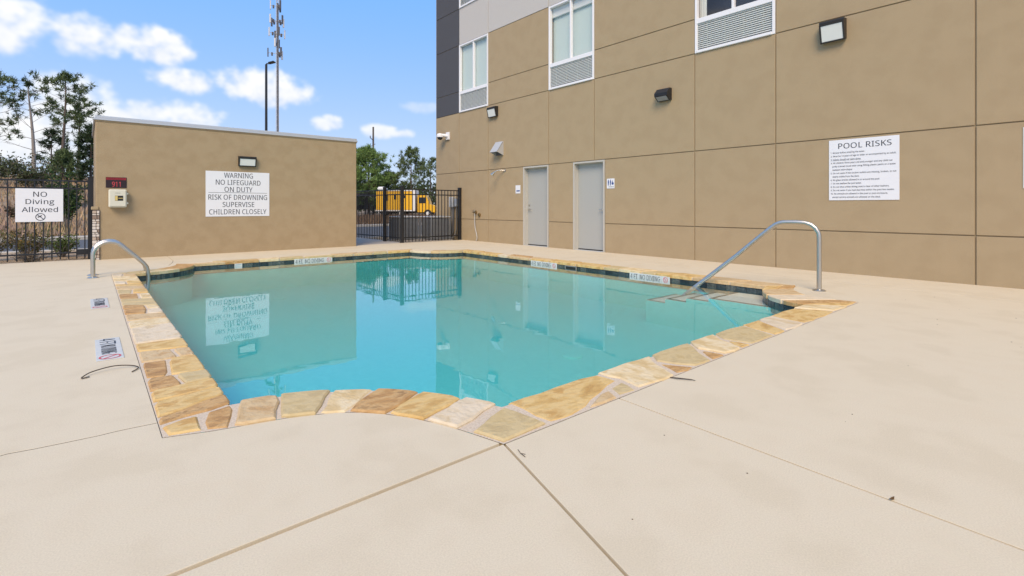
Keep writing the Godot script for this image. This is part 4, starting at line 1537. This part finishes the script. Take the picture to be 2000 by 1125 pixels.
# ---------------------------------------------------------------- far things
func build_far_things() -> void:
	# yellow truck with a boxy crew body
	var turn := deg_to_rad(-40.46)
	var o := thing("yellow_truck", "yellow work truck with a boxy windowed body beyond the gate", "truck", Vector3(26.75, -0.16, -56.05), turn)
	var st := st_new()
	span(st, Vector3(0.0, 0.85, -1.2), Vector3(4.6, 3.08, 1.2), 0.05)
	obj("body", st, M.paint_yellow, o)
	st = st_new()
	for x in [0.35, 1.05, 1.75, 2.45, 3.15, 3.85]:
		span(st, Vector3(x - 0.02, 0.9, 1.2), Vector3(x + 0.02, 3.0, 1.225))
	obj("body_ribs", st, M.paint_yellow, o)
	for x in [[0.85, 1.45, 1.95, 2.7], [2.2, 2.42, 2.1, 2.7], [3.1, 3.45, 2.25, 2.6]]:
		st = st_new()
		span(st, Vector3(x[0], x[2], 1.19), Vector3(x[1], x[3], 1.235), 0.01)
		obj("window", st, M.dark_glass, o)
	st = st_new()
	span(st, Vector3(-0.03, 0.72, -1.23), Vector3(4.63, 0.85, 1.23), 0.01)
	span(st, Vector3(-0.03, 3.08, -1.23), Vector3(4.63, 3.2, 1.23), 0.01)
	span(st, Vector3(4.3, 0.85, -1.22), Vector3(4.64, 3.08, 1.24), 0.01)
	obj("trim", st, M.truck_white, o)
	st = st_new()
	span(st, Vector3(0.0, 3.2, -0.7), Vector3(0.95, 3.62, 0.7), 0.18)
	obj("roof_unit", st, M.truck_white, o)
	st = st_new()
	extrude(st, PackedVector2Array([Vector2(4.9, 0.6), Vector2(7.0, 0.6), Vector2(7.05, 1.3), Vector2(6.3, 1.55), Vector2(5.95, 2.45), Vector2(5.75, 2.65), Vector2(4.9, 2.65)]), Vector3(0, 0, -1.05), Vector3(1, 0, 0), Vector3(0, 1, 0), Vector3(0, 0, 2.1))
	obj("cab", st, M.paint_yellow, o)
	st = st_new()
	span(st, Vector3(5.05, 1.65, 1.04), Vector3(5.8, 2.35, 1.075), 0.02)
	obj("cab_window", st, M.dark_glass, o)
	st = st_new()
	span(st, Vector3(0.2, 0.5, -0.5), Vector3(6.8, 0.72, 0.5), 0.02)
	obj("chassis", st, M.tyre, o)
	for x in [1.0, 2.9, 6.1]:
		for z in [-0.95, 0.95]:
			st = st_new()
			tube(st, [Vector3(x, 0.46, z - 0.15), Vector3(x, 0.46, z + 0.15)], 0.46, 18)
			var w := obj("wheel", st, M.tyre, o)
			st = st_new()
			tube(st, [Vector3(x, 0.46, z - 0.155), Vector3(x, 0.46, z + 0.155)], 0.22, 12)
			obj("rim", st, M.truck_white, w)
	# yellow loader half hidden by the hotel corner
	o = thing("yellow_loader", "yellow loader partly hidden behind the hotel's corner", "loader", Vector3(32.3, -0.16, -51.5), turn)
	st = st_new()
	extrude(st, PackedVector2Array([Vector2(0.5, 0.6), Vector2(3.0, 0.6), Vector2(3.0, 1.5), Vector2(2.3, 2.1), Vector2(1.0, 2.1), Vector2(0.5, 1.3)]), Vector3(0, 0, -0.8), Vector3(1, 0, 0), Vector3(0, 1, 0), Vector3(0, 0, 1.6))
	obj("body", st, M.paint_yellow, o)
	for x in [0.6, 2.4]:
		st = st_new()
		tube(st, [Vector3(x, 0.62, 0.8), Vector3(x, 0.62, 1.15)], 0.62, 16)
		obj("wheel", st, M.tyre, o)
	st = st_new()
	tube(st, [Vector3(2.4, 1.5, 0.9), Vector3(0.6, 1.7, 0.95), Vector3(-0.4, 0.5, 0.95)], 0.09, 6)
	obj("arm", st, M.paint_yellow, o)
	# dark open shed
	o = thing("open_shed", "dark open-sided shed left of the yellow truck", "shed", Vector3(24.6, -0.16, -66.0), turn)
	st = st_new()
	extrude(st, PackedVector2Array([Vector2(-1.5, 2.4), Vector2(4.6, 2.7), Vector2(4.6, 2.95), Vector2(1.5, 3.25), Vector2(-1.5, 2.7)]), Vector3(0, 0, -2.2), Vector3(1, 0, 0), Vector3(0, 1, 0), Vector3(0, 0, 4.4))
	obj("roof", st, M.shed_dark, o)
	for x in [-1.2, 1.2, 4.2]:
		for z in [-2.0, 2.0]:
			st = st_new()
			span(st, Vector3(x - 0.08, 0, z - 0.08), Vector3(x + 0.08, 2.5, z + 0.08))
			obj("post", st, M.shed_dark, o)
	st = st_new()
	span(st, Vector3(-1.2, 0.9, -2.1), Vector3(4.4, 2.5, -1.95))
	obj("back_panel", st, M.shed_dark, o)
	st = st_new()
	span(st, Vector3(2.2, 0.3, 1.6), Vector3(3.5, 1.6, 2.4), 0.04)
	obj("cabinet", st, M.truck_white, o)
	# parking lot lamp
	o = thing("lamp_post", "tall black lamp post rising behind the pump house", "lamp post", Vector3(9.63, -0.15, -37.79))
	st = st_new()
	tube(st, [Vector3(0, 0, 0), Vector3(0, 11.2, 0)], [0.1, 0.08], 8)
	obj("pole", st, M.black_metal, o)
	st = st_new()
	lathe(st, Vector3.ZERO, [Vector2(0.3, 0.0), Vector2(0.3, 0.5), Vector2(0.12, 0.55)], 12)
	obj("base", st, M.path_concrete, o)
	st = st_new()
	var t := Basis(Vector3.UP, deg_to_rad(-40.46))
	bx(st, Vector3(0, 11.22, 0) + t * Vector3(0.16, 0.03, 0), Vector3(0.32, 0.07, 0.07), 0.01, t)
	obj("arm", st, M.black_metal, o)
	st = st_new()
	bx(st, Vector3(0, 11.26, 0) + t * Vector3(0.42, 0.06, 0.05), Vector3(0.42, 0.09, 0.36), 0.03, t * Basis(Vector3(0, 0, 1), 0.25))
	obj("head", st, M.black_metal, o)
	# utility pole
	o = thing("utility_pole", "wooden utility pole standing over the trees near the hotel", "pole", Vector3(32.84, -0.16, -70.56))
	st = st_new()
	tube(st, [Vector3.ZERO, Vector3(0, 13.2, 0)], [0.2, 0.13], 8)
	obj("pole", st, M.pole_wood, o)
	st = st_new()
	tube(st, [Vector3(0, 11.2, 0), Vector3(-0.75, 11.45, 0.6)], 0.05, 6)
	tube(st, [Vector3(0, 10.6, 0), Vector3(0.5, 10.7, -0.4)], 0.05, 6)
	tube(st, [Vector3(-0.75, 11.4, 0.6), Vector3(-0.75, 11.75, 0.6)], 0.06, 6)
	obj("crossarm", st, M.pole_wood, o)
	# cell tower
	o = thing("cell_tower", "tall steel lattice cell tower with antenna clusters behind the pump house", "tower", Vector3(32.06, -0.16, -117.2))
	var legs := []
	for k in 3:
		legs.append(Vector3(cos(TAU * k / 3 + 0.3), 0, sin(TAU * k / 3 + 0.3)) * 0.33)
	for l in legs:
		st = st_new()
		tube(st, [l * 1.15, l * 0.85 + Vector3(0, 51, 0)], 0.065, 6)
		obj("leg", st, M.tower_steel, o)
	st = st_new()
	var yy := 0.0
	var flip := false
	while yy < 50.0:
		for k in 3:
			var sc := 1.15 - 0.3 * yy / 51.0
			var a: Vector3 = legs[k] * sc + Vector3(0, yy, 0)
			var b: Vector3 = legs[(k + 1) % 3] * sc + Vector3(0, yy + 1.1, 0)
			if flip:
				a = legs[(k + 1) % 3] * sc + Vector3(0, yy, 0)
				b = legs[k] * sc + Vector3(0, yy + 1.1, 0)
			tube(st, [a, b], 0.038, 4, false)
		flip = not flip
		yy += 1.1
	obj("bracing", st, M.tower_steel, o)
	st = st_new()
	tube(st, [Vector3(0.12, 0, 0.1), Vector3(0.1, 46, 0.1)], 0.16, 6)
	obj("cable_run", st, M.antenna_dark, o)
	for q in [[45.3, 1.3, 3], [42.0, 1.7, 4], [39.3, 1.6, 4], [34.9, 1.8, 3], [37.1, 0.6, 2]]:
		for k in q[2]:
			var ang: float = TAU * k / q[2] + q[0]
			var dirv := Vector3(cos(ang), 0, sin(ang))
			st = st_new()
			tube(st, [Vector3(0, q[0], 0), dirv * q[1] + Vector3(0, q[0], 0)], 0.06, 4)
			var arm := obj("antenna_mount", st, M.tower_steel, o)
			st = st_new()
			bx(st, dirv * q[1] + Vector3(0, q[0] + 0.1, 0), Vector3(0.22, 1.9, 0.36), 0.03, Basis(Vector3.UP, -ang))
			obj("antenna", st, M.antenna_white if k % 2 else M.antenna_dark, arm)
			st = st_new()
			bx(st, dirv * q[1] * 0.55 + Vector3(0, q[0] - 0.2, 0), Vector3(0.35, 0.7, 0.3), 0.03, Basis(Vector3.UP, -ang))
			obj("radio", st, M.antenna_dark, arm)

# ---------------------------------------------------------------- plants
func tri_leaf(st: SurfaceTool, at: Vector3, dir: Vector3, len: float, wide: float, c: Color, r: RandomNumberGenerator) -> void:
	var s := dir.cross(Vector3(r.randf_range(-1, 1), r.randf_range(-1, 1), r.randf_range(-1, 1))).normalized() * wide * 0.5
	var n := dir.cross(s).normalized()
	for v in [at - s, at + s, at + dir * len]:
		st.set_normal(n)
		st.set_color(c)
		st.add_vertex(v)

func quad_leaf(st: SurfaceTool, at: Vector3, dir: Vector3, len: float, wide: float, c: Color, r: RandomNumberGenerator) -> void:
	var s := dir.cross(Vector3(r.randf_range(-1, 1), r.randf_range(-1, 1), r.randf_range(-1, 1))).normalized() * wide * 0.5
	var n := s.cross(dir).normalized()
	var m := at + dir * len * 0.5
	for v in [at, m - s, m + s, m - s, at + dir * len, m + s]:
		st.set_normal(n)
		st.set_color(c)
		st.add_vertex(v)

func rand_dir(r: RandomNumberGenerator, up := 0.0) -> Vector3:
	return (Vector3(r.randfn(), r.randfn(), r.randfn()).normalized() + Vector3(0, up, 0)).normalized()

func tuft(st: SurfaceTool, at: Vector3, dir: Vector3, size: float, n: int, base: Color, r: RandomNumberGenerator) -> void:
	for k in n:
		var d := (dir * 0.55 + rand_dir(r, 0.25)).normalized()
		var v := r.randf_range(0.75, 1.3)
		var c := Color(base.r * v, base.g * v, base.b * v * r.randf_range(0.8, 1.2))
		tri_leaf(st, at + rand_dir(r) * size * 0.18, d, size * r.randf_range(0.6, 1.1), size * 0.17, c, r)

func pine_tree(label: String, at: Vector3, h: float, start: float, reach: float, limbs: int, sd: int, trunk_r: float, size: float, green: Color, bark := "bark_pine", leafy := 1.0) -> void:
	var r := RandomNumberGenerator.new()
	r.seed = sd
	var o := thing("pine_tree" if leafy >= 0.5 else "bare_tree", label, "tree", at)
	var lean := Vector3(r.randf_range(-0.4, 0.4), 0, r.randf_range(-0.4, 0.4))
	var spine := []
	var radii := []
	for k in 9:
		var t := k / 8.0
		spine.append(Vector3(0, h * t - 0.3 * (1.0 - t), 0) + lean * t * t + Vector3(sin(t * 5.0 + sd), 0, cos(t * 4.0 + sd)) * 0.012 * h * t)
		radii.append(trunk_r * (1.0 - 0.86 * t))
	var st := st_new()
	tube(st, spine, radii, 7)
	obj("trunk", st, M[bark], o)
	var lb := st_new()
	var cr := st_new()
	for i in limbs:
		var t := lerpf(start, 0.985, pow((i + r.randf()) / limbs, 0.9))
		var f := t * 8.0
		var k := mini(int(f), 7)
		var p: Vector3 = spine[k].lerp(spine[k + 1], f - k)
		var a := i * 2.399 + r.randf_range(-0.5, 0.5)
		var u := (t - start) / (1.0 - start)
		var len: float = reach * (0.45 + 0.75 * sin(PI * clampf(u * 0.85 + 0.18, 0, 1))) * r.randf_range(0.55, 1.1)
		if u > 0.8:
			len *= lerpf(1.0, 0.45, (u - 0.8) / 0.2)
		var d := Vector3(cos(a), r.randf_range(0.05, 0.5) + u * 0.3, sin(a)).normalized()
		var q := []
		for s in 4:
			q.append(p + d * len * s / 3.0 + Vector3(0, 0.06 * len * (s / 3.0) * (s / 3.0), 0) + rand_dir(r) * 0.05 * len * (s / 3.0))
		var br: float = maxf(0.018, trunk_r * 0.2 * (1.1 - t))
		tube(lb, q, [br, br * 0.8, br * 0.55, br * 0.25], 4, false)
		var twigs := 5 if leafy >= 0.5 else 7
		for s in twigs:
			var w := r.randf_range(0.42, 1.0)
			var b: Vector3 = p + d * len * w
			var e := b + (d * 0.5 + rand_dir(r, 0.35)).normalized() * len * r.randf_range(0.12, 0.3)
			tube(lb, [b, e], [br * 0.4, br * 0.15], 3, false)
			if r.randf() < leafy:
				for z in 3:
					var at2 := b.lerp(e, 0.35 + 0.33 * z)
					tuft(cr, at2 + rand_dir(r) * size * 0.4, (e - b).normalized(), size * r.randf_range(0.7, 1.2), 10, green.lerp(green * 1.7, r.randf() * 0.5), r)
	obj("limbs", lb, M[bark], o)
	if leafy > 0.0:
		obj("crown", cr, M.needles, o)

func shrub(label: String, at: Vector3, wide: float, high: float, sd: int, cols: Array, leaf: float, count: int) -> void:
	var r := RandomNumberGenerator.new()
	r.seed = sd
	var o := thing("shrub", label, "shrub", at)
	var sm := st_new()
	var fo := st_new()
	for i in 26:
		var d := Vector3(r.randf_range(-1, 1) * wide * 0.5, high * r.randf_range(0.5, 1.0), r.randf_range(-1, 1) * wide * 0.5)
		var mid := d * 0.5 + Vector3(0, high * 0.12, 0)
		tube(sm, [Vector3(d.x * 0.08, -0.05, d.z * 0.08), mid, d], [0.012, 0.009, 0.004], 4, false)
		for k in count / 26:
			var t := r.randf_range(0.3, 1.05)
			var p := (mid * 2.0 * t if t < 0.5 else mid.lerp(d, (t - 0.5) * 2.0)) + rand_dir(r) * wide * 0.12
			p.y = maxf(p.y, 0.02)
			var c: Color = cols[r.randi() % cols.size()]
			var v := r.randf_range(0.7, 1.35)
			quad_leaf(fo, p, rand_dir(r, 0.4), leaf * r.randf_range(0.6, 1.2), leaf * 0.5, Color(c.r * v, c.g * v, c.b * v), r)
	obj("stem", sm, M.bark_grey, o)
	obj("foliage", fo, M.leaves, o)

func build_plants() -> void:
	var dark := Color(0.030, 0.052, 0.020)
	var mid := Color(0.085, 0.12, 0.045)
	var light := Color(0.12, 0.19, 0.05)
	pine_tree("tall pine with a flat dark crown on the bank beyond the fence", Vector3(-1.75, hill_height(-1.75, -67.4), -67.4), 11.2, 0.52, 2.6, 25, 11, 0.2, 0.46, mid)
	pine_tree("second tall pine close behind the tallest pine on the bank", Vector3(-0.65, hill_height(-0.65, -71.0), -71.0), 9.4, 0.48, 2.3, 19, 12, 0.18, 0.46, mid)
	pine_tree("leaning bare grey tree left of the tall pines", Vector3(-3.6, hill_height(-3.6, -63.4), -63.4), 9.6, 0.30, 2.6, 22, 13, 0.20, 0.45, dark, "bark_grey", 0.16)
	pine_tree("pine at the left edge of the view with open branches", Vector3(-7.1, hill_height(-7.1, -68.0), -68.0), 10.4, 0.42, 3.2, 26, 14, 0.22, 0.50, mid, "bark_pine", 0.7)
	pine_tree("thin young pine below the two tall pines", Vector3(-2.7, hill_height(-2.7, -72.0), -72.0), 6.0, 0.35, 1.7, 18, 15, 0.13, 0.5, dark, "bark_pine", 0.55)
	pine_tree("bushy dark pine beside the pump house's stone corner", Vector3(0.3, hill_height(0.3, -46.0), -46.0), 4.2, 0.10, 0.95, 40, 16, 0.1, 0.36, dark)
	pine_tree("low bushy pine in front of the bank trees", Vector3(-1.35, hill_height(-1.35, -50.0), -50.0), 2.2, 0.05, 0.9, 26, 26, 0.07, 0.36, mid)
	# behind the gate
	pine_tree("large full green pine right of the pump house", Vector3(30.2, -0.2, -66.3), 9.3, 0.12, 3.3, 95, 17, 0.25, 0.6, light)
	pine_tree("full green pine just clear of the pump house roof edge", Vector3(26.6, -0.2, -65.6), 6.6, 0.10, 3.0, 70, 18, 0.2, 0.6, light)
	pine_tree("feathery pine between the full pine and the hotel", Vector3(35.6, -0.2, -64.2), 9.6, 0.15, 2.8, 52, 19, 0.18, 0.5, mid)
	pine_tree("sparse pine next to the hotel's corner", Vector3(39.2, -0.2, -64.6), 8.4, 0.12, 2.6, 36, 20, 0.16, 0.45, mid, "bark_pine", 0.7)
	pine_tree("small pine low behind the yellow truck", Vector3(33.3, -0.2, -66.8), 6.0, 0.05, 2.4, 50, 21, 0.14, 0.55, mid)
	# shrubs by the fence
	shrub("brown-tipped shrub behind the fence under the no diving sign", Vector3(-0.98, -0.06, -15.6), 0.85, 0.62, 31, [Color(0.12, 0.12, 0.035), Color(0.20, 0.13, 0.05), Color(0.08, 0.095, 0.03)], 0.06, 1100)
	shrub("green leafy shrub behind the fence near the end post", Vector3(-0.42, -0.06, -15.5), 0.62, 0.50, 32, [Color(0.08, 0.13, 0.03), Color(0.06, 0.095, 0.025), Color(0.15, 0.19, 0.06)], 0.055, 1100)
	shrub("brownish shrub at the left edge behind the fence", Vector3(-1.6, -0.06, -15.4), 0.8, 0.6, 33, [Color(0.15, 0.115, 0.05), Color(0.09, 0.10, 0.035)], 0.06, 800)
	shrub("upright young evergreen on the bank behind the end post", Vector3(-0.62, hill_height(-0.62, -30.0), -30.0), 1.3, 2.6, 34, [Color(0.05, 0.09, 0.02), Color(0.03, 0.06, 0.015)], 0.16, 1500)
	shrub("grey dry shrub at the deck edge against the fence", Vector3(-0.85, -0.06, -14.1), 0.55, 0.22, 35, [Color(0.16, 0.12, 0.08), Color(0.25, 0.2, 0.14)], 0.04, 600)
	for q in [[-2.6, -44.0, 2.4, 1.7, 41, "rounded olive shrub on the slope under the leaning bare tree"], [-4.6, -47.0, 2.8, 1.9, 42, "wide olive shrub on the slope at the left edge of the view"], [-1.0, -38.0, 1.6, 1.2, 43, "low green shrub halfway up the slope behind the fence's end post"], [-2.2, -33.0, 1.1, 0.7, 44, "small brown shrub low on the slope behind the no diving sign"]]:
		shrub(q[5], Vector3(q[0], hill_height(q[0], q[1]), q[1]), q[2], q[3], q[4], [Color(0.06, 0.075, 0.03), Color(0.09, 0.085, 0.045), Color(0.045, 0.065, 0.02)] if q[4] < 44 else [Color(0.16, 0.10, 0.07), Color(0.1, 0.08, 0.04)], 0.2, 1500)
	# undergrowth on the crest of the bank
	var r := RandomNumberGenerator.new()
	r.seed = 51
	var ug := st_new()
	for i in 11000:
		var x := r.randf_range(-16.0, 4.0)
		var z := r.randf_range(-54.0, -84.0)
		var hh := pow(r.randf(), 1.5) * (2.0 + 1.1 * relief_noise.get_noise_2d(x * 30.0, z * 10.0))
		var c: Color = [Color(0.16, 0.13, 0.085), Color(0.085, 0.10, 0.04), Color(0.22, 0.16, 0.115), Color(0.06, 0.08, 0.03)][r.randi() % 4]
		quad_leaf(ug, Vector3(x, hill_height(x, z) + hh, z), rand_dir(r, 0.6), r.randf_range(0.14, 0.34), 0.09, c, r)
	var u := obj("undergrowth", ug, M.leaves, self)
	tag(u, "low brown and green undergrowth along the crest of the bank", "undergrowth", "", "stuff")
	var wd := st_new()
	for i in 6500:
		var x := r.randf_range(20.0, 64.0)
		var z := -92.0 + (x - 20.0) * 0.45 + r.randf_range(-4.0, 4.0)
		var top := 5.0 + 2.2 * relief_noise.get_noise_2d(x * 22.0, 7.0)
		var c: Color = [Color(0.05, 0.075, 0.025), Color(0.035, 0.055, 0.02), Color(0.08, 0.08, 0.04)][r.randi() % 3]
		quad_leaf(wd, Vector3(x, pow(r.randf(), 0.8) * top, z), rand_dir(r, 0.3), r.randf_range(0.5, 1.0), 0.35, c, r)
	u = obj("woodland", wd, M.leaves, self)
	tag(u, "far line of woodland behind the yellow truck", "woodland", "", "stuff")
	# dry grass on the bank and the verge
	var gr := st_new()
	for i in 13000:
		var x := r.randf_range(-14.0, 3.0)
		var z := -25.8 - 32.0 * pow(r.randf(), 1.3)
		var patch := relief_noise.get_noise_2d(x * 22.0, z * 13.0) + r.randf_range(-0.25, 0.25)
		var c := Color(0.44, 0.31, 0.19)
		if patch < -0.18:
			c = Color(0.30, 0.21, 0.17)
		elif patch > 0.32:
			c = Color(0.15, 0.165, 0.065)
		elif patch > 0.12:
			c = Color(0.50, 0.38, 0.22)
		c = c * r.randf_range(0.75, 1.2)
		tri_leaf(gr, Vector3(x, hill_height(x, z) - 0.02, z), Vector3(r.randf_range(-0.4, 0.4), 1, r.randf_range(-0.4, 0.4)).normalized(), r.randf_range(0.2, 0.6), 0.07, c, r)
	for i in 9000:
		var x := r.randf_range(12.0, 42.0)
		var z := -31.0 - (x - 12.0) * 0.2 - 24.0 * r.randf()
		var c := Color(0.22, 0.145, 0.085).lerp(Color(0.12, 0.08, 0.06), r.randf())
		tri_leaf(gr, Vector3(x, -0.17, z), Vector3(r.randf_range(-0.4, 0.4), 1, r.randf_range(-0.4, 0.4)).normalized(), r.randf_range(0.25, 0.6), 0.07, c, r)
	u = obj("dry_grass", gr, M.dry_blades, self)
	tag(u, "tall dry brown grass covering the bank and verge", "grass", "", "stuff")
	# pebbles in the planting bed
	var pb := st_new()
	for i in 1500:
		var x := r.randf_range(-4.0, 0.1)
		var z := r.randf_range(-13.70, -15.2)
		var s := r.randf_range(0.012, 0.035)
		bx(pb, Vector3(x, bed_height(x, z) + s * 0.2, z), Vector3(s, s * 0.7, s * r.randf_range(0.7, 1.4)), s * 0.25, Basis(Vector3.UP, r.randf() * TAU))
	u = obj("pebbles", pb, M.gravel_ground, self)
	tag(u, "tan pebbles along the foot of the black fence", "pebbles", "", "stuff")

# ---------------------------------------------------------------- small litter
func build_litter() -> void:
	var o := thing("curved_twig", "thin dark curved twig lying on the deck by the depth marker", "twig", Vector3(0.12, 0.006, -4.25))
	var st := st_new()
	tube(st, smooth_pts([Vector3(-0.10, 0.0, 0.04), Vector3(-0.137, 0.002, 0.055), Vector3(-0.13, 0.006, 0.03), Vector3(-0.085, 0.012, -0.03), Vector3(0.02, 0.018, -0.065), Vector3(0.11, 0.010, -0.045), Vector3(0.155, 0.003, 0.02), Vector3(0.115, 0.0, 0.095)], 4), 0.0035, 6)
	obj("stem", st, M.twig, o)
	o = thing("pine_twig", "short brown twig lying against the near coping", "twig", Vector3(2.86, 0.006, -1.72))
	st = st_new()
	tube(st, [Vector3(-0.01, 0, -0.06), Vector3(0.0, 0.004, -0.02), Vector3(0.05, 0.002, 0.05), Vector3(0.06, 0, 0.075)], [0.003, 0.004, 0.003, 0.0015], 6)
	obj("stem", st, M.twig, o)
	o = thing("fallen_leaf", "single small brown leaf on the deck joint at the lower right", "leaf", Vector3(2.303, 0.003, -0.503))
	st = st_new()
	face(st, [Vector3(-0.016, 0.004, 0), Vector3(-0.004, 0.0, -0.007), Vector3(0.012, 0.003, -0.002), Vector3(0.016, 0.006, 0.004), Vector3(0.0, 0.001, 0.007)], Vector3.UP)
	obj("blade", st, M.dead_leaf, o)
	o = thing("forked_twig", "tiny forked twig beside the deck joint near the coping tip", "twig", Vector3(1.47, 0.004, -1.66))
	st = st_new()
	tube(st, [Vector3(0.015, 0.0, -0.04), Vector3(0.0, 0.001, -0.005), Vector3(-0.003, -0.001, 0.03)], 0.0014, 5)
	tube(st, [Vector3(0.0, 0.001, -0.005), Vector3(0.012, 0.0, 0.014)], 0.0012, 5)
	obj("stem", st, M.twig, o)

	var r := RandomNumberGenerator.new()
	r.seed = 90
	st = st_new()
	for i in 70:
		var p := Vector3(r.randf_range(-2.0, 8.2), 0.0015, r.randf_range(-1.6, 1.5)) if i % 3 else Vector3(r.randf_range(-2.5, 0.2), 0.0015, r.randf_range(-9.0, -3.3))
		if absf(p.x) < 0.8 and p.z > -0.8:
			continue
		var q := r.randf_range(0.002, 0.006)
		bx(st, p, Vector3(q, 0.002, q * r.randf_range(0.6, 2.0)), 0.0006, Basis(Vector3.UP, r.randf() * TAU))
	var g := obj("grit", st, M.twig, self)
	tag(g, "tiny dark specks of grit scattered over the deck", "grit", "", "stuff")

func _ready() -> void:
	rng.seed = 1
	relief_noise.seed = 3
	relief_noise.frequency = 0.02
	font_sans = SystemFont.new()
	font_sans.font_names = PackedStringArray(["Droid Sans"])
	make_view()
	make_materials()
	build_ground()
	build_deck()
	build_pool()
	build_hotel()
	build_pump_house()
	build_signs()
	build_fixtures()
	build_fences()
	build_rails()
	build_air_conditioners()
	build_far_things()
	build_plants()
	build_litter()
